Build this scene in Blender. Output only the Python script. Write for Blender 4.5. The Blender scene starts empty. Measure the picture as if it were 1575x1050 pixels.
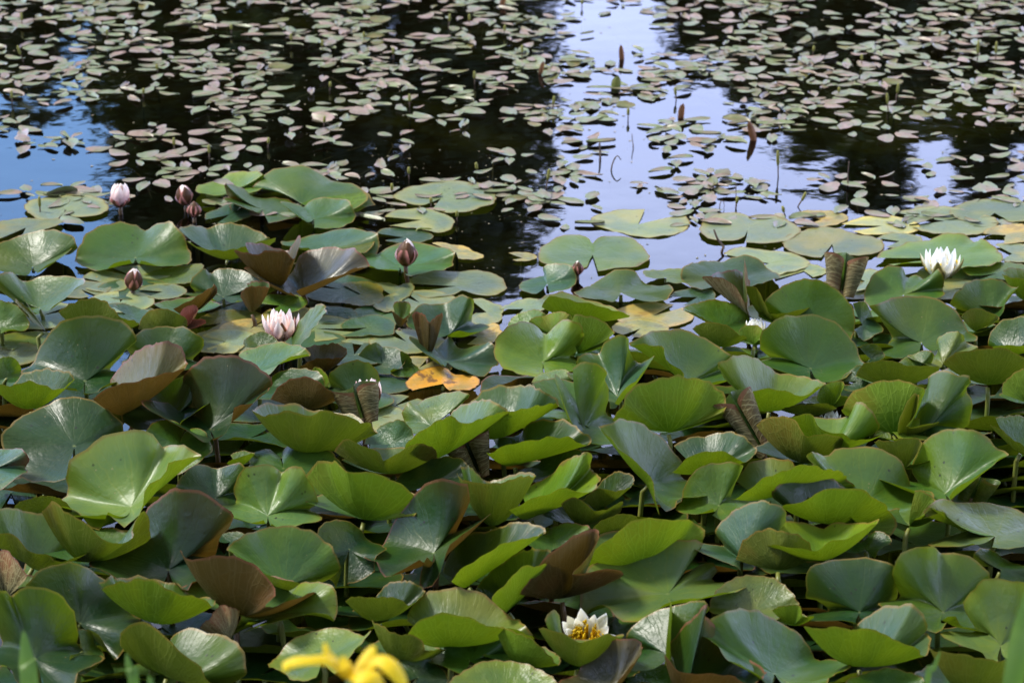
import bpy, math, random
from math import sin, cos, pi, radians as RAD
from mathutils import Vector, Matrix
random.seed(7)
S = bpy.context.scene
COL = S.collection

# ------------------------------------------------------------------ camera
CAM_H, PITCH, LENS = 1.95, RAD(21.0), 100.0
cam_d = bpy.data.cameras.new('camera'); cam = bpy.data.objects.new('camera', cam_d); COL.objects.link(cam)
cam.location = (0, 0, CAM_H); cam.rotation_euler = (pi/2 - PITCH, 0, 0)
cam_d.lens = LENS; cam_d.sensor_width = 36; cam_d.clip_start = 0.05; cam_d.clip_end = 500
cam_d.dof.use_dof = True; cam_d.dof.focus_distance = 4.85; cam_d.dof.aperture_fstop = 9.0
S.camera = cam

# ------------------------------------------------------------------ sky, sun, exposure
SUN_DIR = Vector((-0.62, 0.12, 0.85)).normalized()
SUN_STRENGTH, SUN_ANGLE, SKY_STRENGTH, EXPOSURE = 3.6, 12.0, 0.14, 0.72
W = bpy.data.worlds.new('World'); S.world = W; W.use_nodes = True
wn, wl = W.node_tree.nodes, W.node_tree.links; wn.clear()
w_out = wn.new('ShaderNodeOutputWorld'); w_bg = wn.new('ShaderNodeBackground')
w_sky = wn.new('ShaderNodeTexSky'); w_sky.sky_type = 'NISHITA'; w_sky.sun_disc = False
w_sky.sun_elevation = math.asin(SUN_DIR.z); w_sky.sun_rotation = math.atan2(SUN_DIR.x, SUN_DIR.y)
w_sky.ozone_density = 4.0
w_tc = wn.new('ShaderNodeTexCoord'); w_map = wn.new('ShaderNodeMapping')
w_map.inputs['Scale'].default_value = (1.0, 1.0, 2.2); w_map.inputs['Location'].default_value = (0.35, 0.0, 0.2)
w_no = wn.new('ShaderNodeTexNoise'); w_no.inputs['Scale'].default_value = 2.6; w_no.inputs['Detail'].default_value = 7
w_no.inputs['Roughness'].default_value = 0.55
w_rmp = wn.new('ShaderNodeValToRGB')
w_rmp.color_ramp.elements[0].position = 0.28; w_rmp.color_ramp.elements[0].color = (0.0, 0.0, 0.0, 1)
w_rmp.color_ramp.elements[1].position = 0.42; w_rmp.color_ramp.elements[1].color = (1, 1, 1, 1)
w_cl = wn.new('ShaderNodeValToRGB')       # cloud tone: bellies to brighter tops
w_cl.color_ramp.elements[0].position = 0.38; w_cl.color_ramp.elements[0].color = (0.74, 0.77, 0.86, 1)
w_cl.color_ramp.elements[1].position = 0.75; w_cl.color_ramp.elements[1].color = (1.02, 1.02, 1.03, 1)
w_sep = wn.new('ShaderNodeSeparateXYZ'); wl.new(w_tc.outputs['Generated'], w_sep.inputs[0])
w_el = wn.new('ShaderNodeMapRange'); w_el.interpolation_type = 'SMOOTHSTEP'; w_el.inputs[1].default_value = 0.30; w_el.inputs[2].default_value = 0.52
wl.new(w_sep.outputs['Z'], w_el.inputs[0])
w_tint = wn.new('ShaderNodeMix'); w_tint.data_type = 'RGBA'; w_tint.inputs['A'].default_value = (1.52, 1.76, 2.66, 1); w_tint.inputs['B'].default_value = (0.50, 0.53, 0.58, 1)
wl.new(w_el.outputs[0], w_tint.inputs['Factor'])
w_mul = wn.new('ShaderNodeMix'); w_mul.data_type = 'RGBA'; w_mul.blend_type = 'MULTIPLY'; w_mul.inputs['Factor'].default_value = 1.0
wl.new(w_cl.outputs['Color'], w_mul.inputs['A']); wl.new(w_tint.outputs['Result'], w_mul.inputs['B'])
# a break of blue low over the far bank, towards the left
w_d = wn.new('ShaderNodeVectorMath'); w_d.operation = 'SUBTRACT'; w_d.inputs[1].default_value = (-0.29, 0.90, 0.29); wl.new(w_tc.outputs['Generated'], w_d.inputs[0])
w_ds = wn.new('ShaderNodeVectorMath'); w_ds.operation = 'MULTIPLY'; w_ds.inputs[1].default_value = (1.0, 0.5, 1.6); wl.new(w_d.outputs[0], w_ds.inputs[0])
w_dl = wn.new('ShaderNodeVectorMath'); w_dl.operation = 'LENGTH'; wl.new(w_ds.outputs[0], w_dl.inputs[0])
w_da = wn.new('ShaderNodeMath'); w_da.operation = 'MULTIPLY_ADD'; wl.new(w_no.outputs['Fac'], w_da.inputs[0]); w_da.inputs[1].default_value = 0.25; wl.new(w_dl.outputs['Value'], w_da.inputs[2])
w_gap = wn.new('ShaderNodeMapRange'); w_gap.interpolation_type = 'SMOOTHSTEP'; w_gap.inputs[1].default_value = 0.33; w_gap.inputs[2].default_value = 0.42
wl.new(w_da.outputs[0], w_gap.inputs[0])
w_fac = wn.new('ShaderNodeMath'); w_fac.operation = 'MULTIPLY'; wl.new(w_gap.outputs[0], w_fac.inputs[1])
w_scl = wn.new('ShaderNodeVectorMath'); w_scl.operation = 'SCALE'; w_scl.inputs['Scale'].default_value = 9.8
w_mix = wn.new('ShaderNodeMix'); w_mix.data_type = 'RGBA'
wl.new(w_tc.outputs['Generated'], w_map.inputs['Vector']); wl.new(w_map.outputs['Vector'], w_no.inputs['Vector'])
wl.new(w_no.outputs['Fac'], w_rmp.inputs['Fac']); wl.new(w_no.outputs['Fac'], w_cl.inputs['Fac'])
wl.new(w_mul.outputs['Result'], w_scl.inputs[0])
wl.new(w_rmp.outputs['Color'], w_fac.inputs[0]); wl.new(w_fac.outputs[0], w_mix.inputs['Factor'])
w_sk2 = wn.new('ShaderNodeMix'); w_sk2.data_type = 'RGBA'; w_sk2.inputs['Factor'].default_value = 0.65; w_sk2.inputs['B'].default_value = (5.6, 11.0, 22.0, 1)
wl.new(w_sky.outputs['Color'], w_sk2.inputs['A']); wl.new(w_sk2.outputs['Result'], w_mix.inputs['A']); wl.new(w_scl.outputs[0], w_mix.inputs['B'])
wl.new(w_mix.outputs['Result'], w_bg.inputs['Color']); w_bg.inputs['Strength'].default_value = SKY_STRENGTH
wl.new(w_bg.outputs['Background'], w_out.inputs['Surface'])
sun_d = bpy.data.lights.new('sun', 'SUN'); sun_d.energy = SUN_STRENGTH; sun_d.angle = RAD(SUN_ANGLE); sun_d.color = (1, 0.96, 0.88)
sun = bpy.data.objects.new('sun', sun_d); COL.objects.link(sun)
sun.rotation_euler = SUN_DIR.to_track_quat('Z', 'Y').to_euler(); sun.location = (0, 0, 20)
S.view_settings.view_transform = 'Standard'; S.view_settings.look = 'None'
S.view_settings.exposure = EXPOSURE; S.view_settings.gamma = 1.0; S.view_settings.use_curve_mapping = False
S.render.engine = 'CYCLES'
S.cycles.max_bounces = 7; S.cycles.diffuse_bounces = 3; S.cycles.glossy_bounces = 3; S.cycles.transmission_bounces = 4; S.cycles.transparent_max_bounces = 8
S.cycles.caustics_reflective = False; S.cycles.caustics_refractive = False

# ------------------------------------------------------------------ helpers
C_R = Vector((1, 0, 0)); C_U = Vector((0, sin(PITCH), cos(PITCH))); C_F = Vector((0, cos(PITCH), -sin(PITCH)))
EYE = Vector((0, 0, CAM_H)); FPX = 1575*LENS/36.0
def ray(x, y): return (C_F + C_R*((x-787.5)/FPX) + C_U*((525-y)/FPX))
def at_z(x, y, z=0.0):
    d = ray(x, y); return EYE + d*((z-CAM_H)/d.z)
def at_depth(x, y, D): return EYE + ray(x, y)*D
def depth_of(p): return (p-EYE).dot(C_F)
def to_px(p):
    q = p-EYE; D = q.dot(C_F); return 787.5+FPX*q.dot(C_R)/D, 525-FPX*q.dot(C_U)/D
def mesh_obj(name, verts, faces, mat, parent=None, smooth=True, uvs=None, mats=None, fm=None):
    me = bpy.data.meshes.new(name); me.from_pydata([tuple(v) for v in verts], [], faces)
    if smooth: me.polygons.foreach_set('use_smooth', [True]*len(me.polygons))
    if uvs is not None:
        uv = me.uv_layers.new(name='UVMap'); arr = []
        for l in me.loops: arr.extend(uvs[l.vertex_index])
        uv.data.foreach_set('uv', arr)
    for m in (mats or [mat]): me.materials.append(m)
    if fm: me.polygons.foreach_set('material_index', fm)
    o = bpy.data.objects.new(name, me); COL.objects.link(o)
    if parent is not None:
        o.parent = parent
    return o
def tag(o, label=None, cat=None, group=None, kind=None):
    if label: o['label'] = label
    if cat: o['category'] = cat
    if group: o['group'] = group
    if kind: o['kind'] = kind
    return o
def empty(name, loc):
    o = bpy.data.objects.new(name, None); COL.objects.link(o); o.location = loc; o.empty_display_size = 0.02
    return o
def tube(path, radii, n=7, cap=True):
    vs, fs = [], []; m = len(path); t_prev = None; nrm = None
    for i, p in enumerate(path):
        t = (path[min(i+1, m-1)]-path[max(i-1, 0)]).normalized()
        if nrm is None:
            a = Vector((1, 0, 0)) if abs(t.x) < 0.8 else Vector((0, 1, 0)); nrm = t.cross(a).normalized()
        else:
            nrm = (nrm - t*nrm.dot(t)).normalized()
        b = t.cross(nrm)
        for k in range(n):
            a = 2*pi*k/n; vs.append(p + (nrm*cos(a)+b*sin(a))*radii[i])
    for i in range(m-1):
        for k in range(n):
            k2 = (k+1) % n; fs.append((i*n+k, i*n+k2, (i+1)*n+k2, (i+1)*n+k))
    if cap:
        fs.append(tuple(range(n-1, -1, -1))); fs.append(tuple((m-1)*n+k for k in range(n)))
    return vs, fs
def catmull(P, t):
    n = len(P); i = min(int(t), n-2); f = t-i
    p0, p1, p2, p3 = P[max(i-1, 0)], P[i], P[i+1], P[min(i+2, n-1)]
    return 0.5*((2*p1)+(p2-p0)*f+(2*p0-5*p1+4*p2-p3)*f*f+(3*p1-p0-3*p2+p3)*f*f*f)

# ------------------------------------------------------------------ materials
class NT:
    def __init__(s, name):
        s.m = bpy.data.materials.new(name); s.m.use_nodes = True; s.t = s.m.node_tree; s.n = s.t.nodes; s.l = s.t.links; s.n.clear()
        s.out = s.n.new('ShaderNodeOutputMaterial')
    def put(s, v, sock):
        if isinstance(v, bpy.types.NodeSocket): s.l.new(v, sock)
        elif v is not None: sock.default_value = v
    def math(s, op, a, b=None, c=None, clamp=False):
        n = s.n.new('ShaderNodeMath'); n.operation = op; n.use_clamp = clamp
        for i, v in enumerate((a, b, c)): s.put(v, n.inputs[i])
        return n.outputs[0]
    def vm(s, op, a, b=None):
        n = s.n.new('ShaderNodeVectorMath'); n.operation = op; s.put(a, n.inputs[0])
        if op == 'SCALE': s.put(b, n.inputs['Scale'])
        else: s.put(b, n.inputs[1])
        return n.outputs['Value'] if op in ('LENGTH', 'DOT_PRODUCT') else n.outputs[0]
    def mix(s, f, a, b, mode='MIX'):
        n = s.n.new('ShaderNodeMix'); n.data_type = 'RGBA'; n.blend_type = mode
        s.put(f, n.inputs['Factor']); s.put(col(a), n.inputs['A']); s.put(col(b), n.inputs['B']); return n.outputs['Result']
    def smooth(s, v, a, b, lo=0.0, hi=1.0):
        n = s.n.new('ShaderNodeMapRange'); n.interpolation_type = 'SMOOTHSTEP'
        s.put(v, n.inputs[0]); 
        for i, q in enumerate((a, b, lo, hi)): n.inputs[i+1].default_value = q
        return n.outputs[0]
    def noise(s, vec, scale, detail=3, rough=0.5, out='Fac'):
        n = s.n.new('ShaderNodeTexNoise'); s.put(vec, n.inputs['Vector']); n.inputs['Scale'].default_value = scale
        n.inputs['Detail'].default_value = detail; n.inputs['Roughness'].default_value = rough; return n.outputs[out]
    def voronoi(s, vec, scale, feature='F1', out='Distance'):
        n = s.n.new('ShaderNodeTexVoronoi'); n.feature = feature; s.put(vec, n.inputs['Vector']); n.inputs['Scale'].default_value = scale; return n.outputs[out]
    def bump(s, h, strength, dist, normal=None):
        n = s.n.new('ShaderNodeBump'); n.inputs['Strength'].default_value = strength; n.inputs['Distance'].default_value = dist
        s.put(h, n.inputs['Height']); s.put(normal, n.inputs['Normal']); return n.outputs[0]
    def pbsdf(s, base, rough, spec=0.5, normal=None, **kw):
        n = s.n.new('ShaderNodeBsdfPrincipled'); s.put(col(base), n.inputs['Base Color']); s.put(rough, n.inputs['Roughness'])
        s.put(spec, n.inputs['Specular IOR Level']); s.put(normal, n.inputs['Normal'])
        for k, v in kw.items(): s.put(v, n.inputs[k.replace('_', ' ')])
        return n.outputs[0]
    def transl(s, c, normal=None):
        n = s.n.new('ShaderNodeBsdfTranslucent'); s.put(col(c), n.inputs[0]); s.put(normal, n.inputs['Normal']); return n.outputs[0]
    def mixs(s, f, a, b):
        n = s.n.new('ShaderNodeMixShader'); s.put(f, n.inputs[0]); s.l.new(a, n.inputs[1]); s.l.new(b, n.inputs[2]); return n.outputs[0]
    def done(s, sh): s.l.new(sh, s.out.inputs['Surface']); return s.m
def col(c):
    if isinstance(c, (tuple, list)) and len(c) == 3: return (c[0], c[1], c[2], 1)
    return c

TOP = {'dark': (0.010, 0.040, 0.004), 'wax': (0.034, 0.088, 0.007), 'lime': (0.064, 0.132, 0.006), 'blue': (0.027, 0.074, 0.022),
       'purple': (0.046, 0.050, 0.026), 'pale': (0.080, 0.140, 0.022), 'pad': (0.150, 0.195, 0.080), 'yellow': (0.50, 0.33, 0.045),
       'ypad': (0.30, 0.29, 0.085), 'murk': (0.085, 0.10, 0.016)}
UND = {'olive': (0.085, 0.100, 0.010), 'lime': (0.100, 0.160, 0.009), 'brown': (0.066, 0.046, 0.011), 'tan': (0.16, 0.115, 0.045), 'red': (0.16, 0.05, 0.03)}
_lm = {}
def leaf_mat(top, und):
    key = (top, und)
    if key in _lm: return _lm[key]
    t = NT('lily_leaf_%s_%s' % key)
    uv = t.n.new('ShaderNodeUVMap').outputs[0]
    oi = t.n.new('ShaderNodeObjectInfo'); rnd = oi.outputs['Random']
    c = t.vm('SUBTRACT', uv, (0.5, 0.5, 0)); r = t.math('MULTIPLY', t.vm('LENGTH', c), 2.0)
    sx = t.n.new('ShaderNodeSeparateXYZ'); t.l.new(c, sx.inputs[0])
    wob = t.noise(uv, 7, 2)
    ang = t.math('ADD', t.math('ARCTAN2', sx.outputs[1], sx.outputs[0]), t.math('MULTIPLY', t.math('SUBTRACT', wob, 0.5), 0.16))
    off = t.vm('SCALE', (13.1, 7.7, 3.3), rnd)
    puv = t.vm('ADD', uv, off)
    def vein(n, w):
        f = t.math('FRACT', t.math('MULTIPLY', ang, n/(2*pi)))
        d = t.math('ABSOLUTE', t.math('SUBTRACT', f, 0.5))          # 0 at vein
        return t.math('MULTIPLY', d, r), w/n*10
    d1, w1 = vein(17, 0.035)
    d2, w2 = vein(34, 0.040)
    v1 = t.smooth(d1, 0.0, 0.05, 1, 0); v2 = t.math('MULTIPLY', t.smooth(d2, 0.0, 0.06, 1, 0), t.smooth(r, 0.45, 0.7))
    net = t.math('MULTIPLY', t.smooth(t.voronoi(t.vm('ADD', puv, t.vm('SCALE', t.noise(puv, 9, 2, 0.5, 'Color'), 0.06)), 11, 'DISTANCE_TO_EDGE'), 0.0, 0.09, 1, 0), t.smooth(r, 0.1, 0.4))
    hub = t.smooth(r, 0.04, 0.22)
    v1 = t.math('MULTIPLY', v1, hub)
    v = t.math('MAXIMUM', t.math('MAXIMUM', v1, v2), t.math('MULTIPLY', net, 0.45))
    big = t.noise(puv, 2.6, 3); fine = t.noise(puv, 34, 3)
    # upper face
    base = TOP[top]
    yel = tuple(min(1, q) for q in (base[0]*1.9+0.018, base[1]*1.32+0.01, base[2]*0.75))
    cold = (base[0]*0.72, base[1]*0.80, base[2]*1.25+0.006)
    tc = t.mix(t.smooth(big, 0.35, 0.68), cold, base)
    tc = t.mix(t.math('MULTIPLY', t.smooth(t.noise(puv, 1.6, 2), 0.5, 0.75), 0.7), tc, yel)
    tc = t.mix(t.math('MULTIPLY', t.smooth(r, 0.72, 1.0), 0.45), tc, yel)
    tc = t.mix(t.math('MULTIPLY', v, 0.22), tc, yel)
    tc = t.mix(t.math('MULTIPLY', t.smooth(r, 0.0, 0.045, 1, 0), 0.7), tc, (0.16, 0.20, 0.06))
    hsv = t.n.new('ShaderNodeHueSaturation'); t.l.new(tc, hsv.inputs['Color'])
    t.put(t.math('ADD', 0.478, t.math('MULTIPLY', rnd, 0.035)), hsv.inputs['Hue'])
    t.put(t.math('ADD', 0.78, t.math('MULTIPLY', t.math('FRACT', t.math('MULTIPLY', rnd, 7.31)), 0.5)), hsv.inputs['Value']); hsv.inputs['Saturation'].default_value = 1.0
    tc = hsv.outputs[0]
    # under face
    ub = UND[und]
    uc = t.mix(t.smooth(big, 0.32, 0.70), tuple(q*0.62 for q in ub), ub)
    warm = (ub[0]*1.25+0.02, ub[1]*0.72, ub[2]*0.9)
    uc = t.mix(t.math('MULTIPLY', t.smooth(t.noise(puv, 1.9, 2), 0.48, 0.7), 0.65), uc, warm)
    uc = t.mix(t.math('MULTIPLY', t.smooth(r, 0.15, 1.0, 1, 0), 0.85), uc, (ub[0]*0.42, ub[1]*0.66, ub[2]*0.8))  # greener toward the stalk, and darkened there with occlusion put into the colour
    vcol = (0.34, 0.30, 0.14) if und == 'tan' else tuple(q*1.55+0.012 for q in ub)
    uc = t.mix(t.math('MULTIPLY', v, 0.9 if und == 'tan' else 0.5), uc, vcol)
    # specks: pollen, insect marks and rot
    sp = t.voronoi(puv, 13); spn = t.noise(puv, 4.5, 1)
    speck = t.math('MULTIPLY', t.smooth(sp, 0.11, 0.16, 1, 0), t.smooth(spn, 0.56, 0.60))
    sp2 = t.math('MULTIPLY', t.smooth(t.voronoi(puv, 24), 0.08, 0.14, 1, 0), t.smooth(t.noise(puv, 3.1, 1), 0.60, 0.66))
    tc = t.mix(t.math('MULTIPLY', sp2, 0.6), tc, (0.30, 0.22, 0.10))
    tc = t.mix(t.math('MULTIPLY', speck, 0.95), tc, (0.012, 0.010, 0.008))
    if top in ('yellow', 'ypad'):
        rot = t.smooth(t.noise(puv, 3.6, 5, 0.65), 0.55, 0.61)
        tc = t.mix(t.math('MULTIPLY', rot, 0.8 if top == 'yellow' else 0.35), tc, (0.10, 0.055, 0.035))
    wear = t.math('MULTIPLY', t.smooth(t.math('ADD', r, t.math('MULTIPLY', t.noise(puv, 6.5, 4, 0.65), 0.55)), 1.26, 1.34), t.smooth(t.math('FRACT', t.math('MULTIPLY', rnd, 5.7)), 0.25, 0.6))
    tc = t.mix(t.math('MULTIPLY', wear, 0.85), tc, (0.10, 0.062, 0.022))
    mud = t.math('MULTIPLY', t.smooth(t.noise(puv, 14, 5, 0.7), 0.66, 0.74), 0.55)
    tc = t.mix(mud, tc, (0.055, 0.050, 0.030))
    geo = t.n.new('ShaderNodeNewGeometry'); bf = geo.outputs['Backfacing']
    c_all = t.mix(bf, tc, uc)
    rim_c = (0.17, 0.11, 0.02) if und in ('lime', 'olive') else (0.15, 0.06, 0.03)
    c_all = t.mix(t.math('MULTIPLY', t.smooth(r, 0.962, 0.985), 0.85), c_all, rim_c)
    # relief: veins sunk on top, quilted tissue between them, fine grain
    quilt = t.math('ADD', t.math('MULTIPLY', t.noise(puv, 8.0, 2), 0.8), t.math('MULTIPLY', t.noise(puv, 20.0, 2), 0.22))
    vt = t.math('ADD', t.math('MULTIPLY', t.math('MAXIMUM', v1, v2), t.math('ADD', 0.14, t.math('MULTIPLY', bf, 0.16))), t.math('MULTIPLY', net, t.math('MULTIPLY', bf, 0.35)))
    h = t.math('ADD', t.math('MULTIPLY', vt, -0.45), t.math('ADD', t.math('MULTIPLY', quilt, 1.1), t.math('MULTIPLY', fine, 0.20)))
    nrm = t.bump(h, 0.52, 0.0042)
    rough_t = t.math('ADD', 0.27, t.math('MULTIPLY', t.noise(puv, 5, 3), 0.24))
    rough = t.math('ADD', t.math('MULTIPLY', bf, 0.14), rough_t)
    spec = t.math('SUBTRACT', 0.42, t.math('MULTIPLY', bf, 0.28))
    p = t.pbsdf(c_all, rough, spec, nrm)
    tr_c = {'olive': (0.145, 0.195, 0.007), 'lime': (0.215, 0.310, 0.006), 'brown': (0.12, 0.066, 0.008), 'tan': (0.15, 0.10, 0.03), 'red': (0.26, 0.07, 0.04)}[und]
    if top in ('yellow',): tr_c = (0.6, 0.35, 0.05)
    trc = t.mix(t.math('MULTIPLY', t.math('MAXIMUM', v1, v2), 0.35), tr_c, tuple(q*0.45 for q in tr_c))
    trc = t.mix(t.smooth(r, 0.10, 0.95, 1, 0), trc, (tr_c[0]*0.16, tr_c[1]*0.26, tr_c[2]*0.3))  # transmitted colour darkened toward the stalk for occlusion, as if thicker there
    trc = t.mix(t.math('MULTIPLY', t.smooth(big, 0.38, 0.62), 0.5), trc, (tr_c[0]*0.4, tr_c[1]*0.5, tr_c[2]*0.4))
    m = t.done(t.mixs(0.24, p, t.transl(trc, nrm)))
    _lm[key] = m; return m
def simple(name, c1, c2, scale=30, rough=0.5, transl=None, spec=0.4, bumpd=0.0, tf=0.3):
    t = NT(name); tc = t.n.new('ShaderNodeTexCoord').outputs['Object']; n = t.noise(tc, scale, 3)
    nr = t.bump(n, 0.5, bumpd) if bumpd else None
    p = t.pbsdf(t.mix(t.smooth(n, 0.3, 0.7), c1, c2), rough, spec, nr)
    if transl: p = t.mixs(tf, p, t.transl(transl))
    return t.done(p)
M_STALK = simple('lily_stalk_green', (0.10, 0.13, 0.02), (0.16, 0.16, 0.03), 40, 0.45)
M_STALKB = simple('lily_stalk_brown', (0.07, 0.035, 0.015), (0.10, 0.06, 0.02), 40, 0.45)

# ------------------------------------------------------------------ setting: water, pond bed, banks
def water_mat():
    t = NT('pond_water'); tc = t.n.new('ShaderNodeTexCoord').outputs['Object']
    n1 = t.noise(tc, 3.5, 2, 0.45); n2 = t.noise(tc, 16, 2, 0.5)
    mp = t.n.new('ShaderNodeMapping'); mp.inputs['Scale'].default_value = (1, 1, 1); t.l.new(tc, mp.inputs[0])
    h = t.math('ADD', t.math('MULTIPLY', n1, 1.0), t.math('MULTIPLY', n2, 0.10))
    nr = t.bump(h, 1.0, 0.0020)
    g = t.n.new('ShaderNodeBsdfGlossy'); g.inputs['Roughness'].default_value = 0.02; g.inputs['Color'].default_value = (1, 1, 1, 1); t.l.new(nr, g.inputs['Normal'])
    tr = t.n.new('ShaderNodeBsdfTransparent'); tr.inputs[0].default_value = (0.30, 0.30, 0.20, 1)
    fr = t.n.new('ShaderNodeFresnel'); fr.inputs['IOR'].default_value = 1.333; t.l.new(nr, fr.inputs['Normal'])
    return t.done(t.mixs(fr.outputs[0], tr.outputs[0], g.outputs[0]))
def bed_mat():
    t = NT('pond_bed_silt'); tc = t.n.new('ShaderNodeTexCoord').outputs['Object']
    n = t.noise(tc, 1.3, 5, 0.6); n2 = t.noise(tc, 9, 4, 0.6)
    c = t.mix(t.smooth(n, 0.50, 0.68), (0.030, 0.024, 0.014), (0.085, 0.090, 0.014))
    c = t.mix(t.math('MULTIPLY', t.smooth(n2, 0.4, 0.7), 0.6), c, (0.012, 0.010, 0.006))
    return t.done(t.pbsdf(c, 0.9, 0.1))
def earth_mat(name, a, b, sc):
    return simple(name, a, b, sc, 0.9, None, 0.1)
X0, X1, Y0, Y1 = -40, 40, 2.35, 34
mesh_w = mesh_obj('water', [(X0, Y0, 0), (X1, Y0, 0), (X1, Y1, 0), (X0, Y1, 0)], [(0, 1, 2, 3)], water_mat(), smooth=False)
tag(mesh_w, kind='structure')
bed = mesh_obj('pond_bed', [(X0, Y0-0.4, -0.55), (X1, Y0-0.4, -0.55), (X1, Y1+0.5, -0.55), (X0, Y1+0.5, -0.55)], [(0, 1, 2, 3)], bed_mat(), smooth=False)
tag(bed, kind='structure')
def bank(name, prof, mat, xs):
    vs, fs = [], []; n = len(prof)
    for i, x in enumerate(xs):
        for (y, z) in prof: vs.append((x, y+0.08*sin(x*1.7+y), z+0.02*sin(x*2.3)))
    for i in range(len(xs)-1):
        for k in range(n-1): fs.append((i*n+k, (i+1)*n+k, (i+1)*n+k+1, i*n+k+1))
    return tag(mesh_obj(name, vs, fs, mat), kind='structure')
M_GRASS = earth_mat('bank_grass', (0.035, 0.055, 0.012), (0.07, 0.085, 0.02), 6)
XS = [-40+i*1.0 for i in range(81)]
bank('near_bank', [(2.75, -0.6), (2.5, -0.1), (2.3, 0.12), (1.9, 0.22), (0, 0.30), (-12, 0.4), (-60, 0.5)], M_GRASS, XS)
bank('far_bank', [(33.2, -0.6), (33.6, 0.05), (34.4, 0.35), (38, 0.6), (60, 1.0), (160, 1.5)], M_GRASS, XS)

# ------------------------------------------------------------------ trees on the far bank (seen mirrored in the water)
M_BARK = simple('tree_bark', (0.05, 0.04, 0.03), (0.09, 0.075, 0.055), 8, 0.9, None, 0.1, 0.02)
M_FOL = [simple('tree_foliage_dark', (0.012, 0.028, 0.010), (0.030, 0.055, 0.016), 1.2, 0.6, (0.03, 0.06, 0.01)),
         simple('tree_foliage_mid', (0.022, 0.042, 0.012), (0.05, 0.075, 0.02), 1.2, 0.6, (0.05, 0.08, 0.01))]
def tree(x, y, h, rad, kind, label, seed, base_frac=0.06):
    rg = random.Random(seed); z0 = 0.42
    root = empty('tree', (x, y, z0)); tag(root, label, 'tree', 'trees on the far bank')
    path = [Vector((rg.uniform(-.1, .1)*i*0.3, rg.uniform(-.1, .1)*i*0.3, h*0.95*i/7)) for i in range(8)]
    vs, fs = tube(path, [0.028*h*(1-0.9*i/7)*0.5+0.02 for i in range(8)], 8)
    limbs = []
    for k in range(14):
        zz = h*(0.12+0.75*k/14); a = rg.uniform(0, 2*pi); L = rad*(1.1-0.7*k/14)*0.8
        p0 = Vector((0, 0, zz)); d = Vector((cos(a), sin(a), 0.5))
        pv, pf = tube([p0, p0+d*L*0.5, p0+d*L+Vector((0, 0, 0.2))], [0.07, 0.045, 0.02], 5)
        o = len(vs); vs += pv; fs += [tuple(q+o for q in f) for f in pf]
    mesh_obj('trunk', vs, fs, M_BARK, root)
    vs, fs = [], []
    nclump = int(110+h*17)
    for c in range(nclump):
        f = rg.random()**0.85; zz = h*(base_frac+(1.02-base_frac)*f)
        if kind == 0: rr = rad*(1-f)**0.75*1.05+0.12           # conifer
        else: rr = rad*math.sqrt(max(0.0, 1-(2*f-0.9)**2*0.82))     # round crown
        a = rg.uniform(0, 2*pi); q = math.sqrt(rg.random())*rr
        cc = Vector((cos(a)*q, sin(a)*q, zz)); cr = 0.25+0.5*rg.random()*(0.5 if kind == 0 else 1.0)*(1-0.5*f)
        for l in range(26):
            d = Vector((rg.gauss(0, 1), rg.gauss(0, 1), rg.gauss(0, 0.7))); d.normalize()
            p = cc+d*cr*rg.random()**0.4*1.2; s = rg.uniform(0.10, 0.22)
            u = Vector((rg.gauss(0, 1), rg.gauss(0, 1), rg.gauss(0, 1))).normalized(); v = u.orthogonal().normalized()
            o = len(vs); vs += [p-u*s, p+v*s*0.55, p+u*s, p-v*s*0.55]; fs.append((o, o+1, o+2, o+3))
    mesh_obj('crown', vs, fs, M_FOL[kind], root, smooth=False)
    return root
def tree_px(px, elev_row, y, rad, kind, label, seed):
    # px: picture column of its mirror image; elev_row: row where the mirrored top ends
    az = (px-787.5)/FPX; el = PITCH + math.atan((elev_row-525)/FPX)
    L = y/cos(az); h = L*math.tan(el) - CAM_H - 0.42
    return tree(y*math.tan(az), y, h, rad, kind, label, seed)
for i, a in enumerate([
    (-330, 240, 40, 2.2, 1, 'round mid green tree at the end of the far bank row beside a tall gap'),
    (-110, 120, 39, 1.5, 1, 'low round tree beside the gap of blue sky'),
    (20, 112, 41, 0.9, 1, 'low bushy tree next to the tall dark conifer'),
    (225, 560, 38, 1.15, 0, 'tall dark conifer at the edge of the blue gap'),
    (330, 640, 39, 1.6, 1, 'tall broad leafy tree between two dark conifers'),
    (450, 760, 37, 1.5, 0, 'tallest dark conifer of the far bank'),
    (590, 620, 40, 1.6, 1, 'tall leafy tree in the middle of the dense clump'),
    (680, 520, 38, 1.1, 0, 'slim dark conifer inside the dense clump'),
    (752, 400, 39, 0.8, 1, 'leafy tree at the edge of the wide sky gap'),
    (1095, 55, 39, 0.5, 1, 'small low tree nearest to the wide sky gap'),
    (1200, 130, 38, 0.85, 1, 'low leafy tree across the wide sky gap'),
    (1275, 195, 40, 0.8, 1, 'mid height leafy tree beside the pointed conifer'),
    (1365, 285, 38, 0.75, 0, 'pointed small conifer standing above its low neighbours'),
    (1455, 150, 40, 0.9, 1, 'low leafy tree behind the pointed conifer'),
    (1540, 245, 39, 0.8, 0, 'second pointed conifer on the far bank'),
    (1680, 200, 40, 1.3, 1, 'round leafy tree past the second pointed conifer'),
    (1900, 330, 39, 1.8, 1, 'broad leafy tree at the far end of the row'),
]): tree_px(a[0], a[1], a[2], a[3], a[4], a[5], 100+i)
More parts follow.
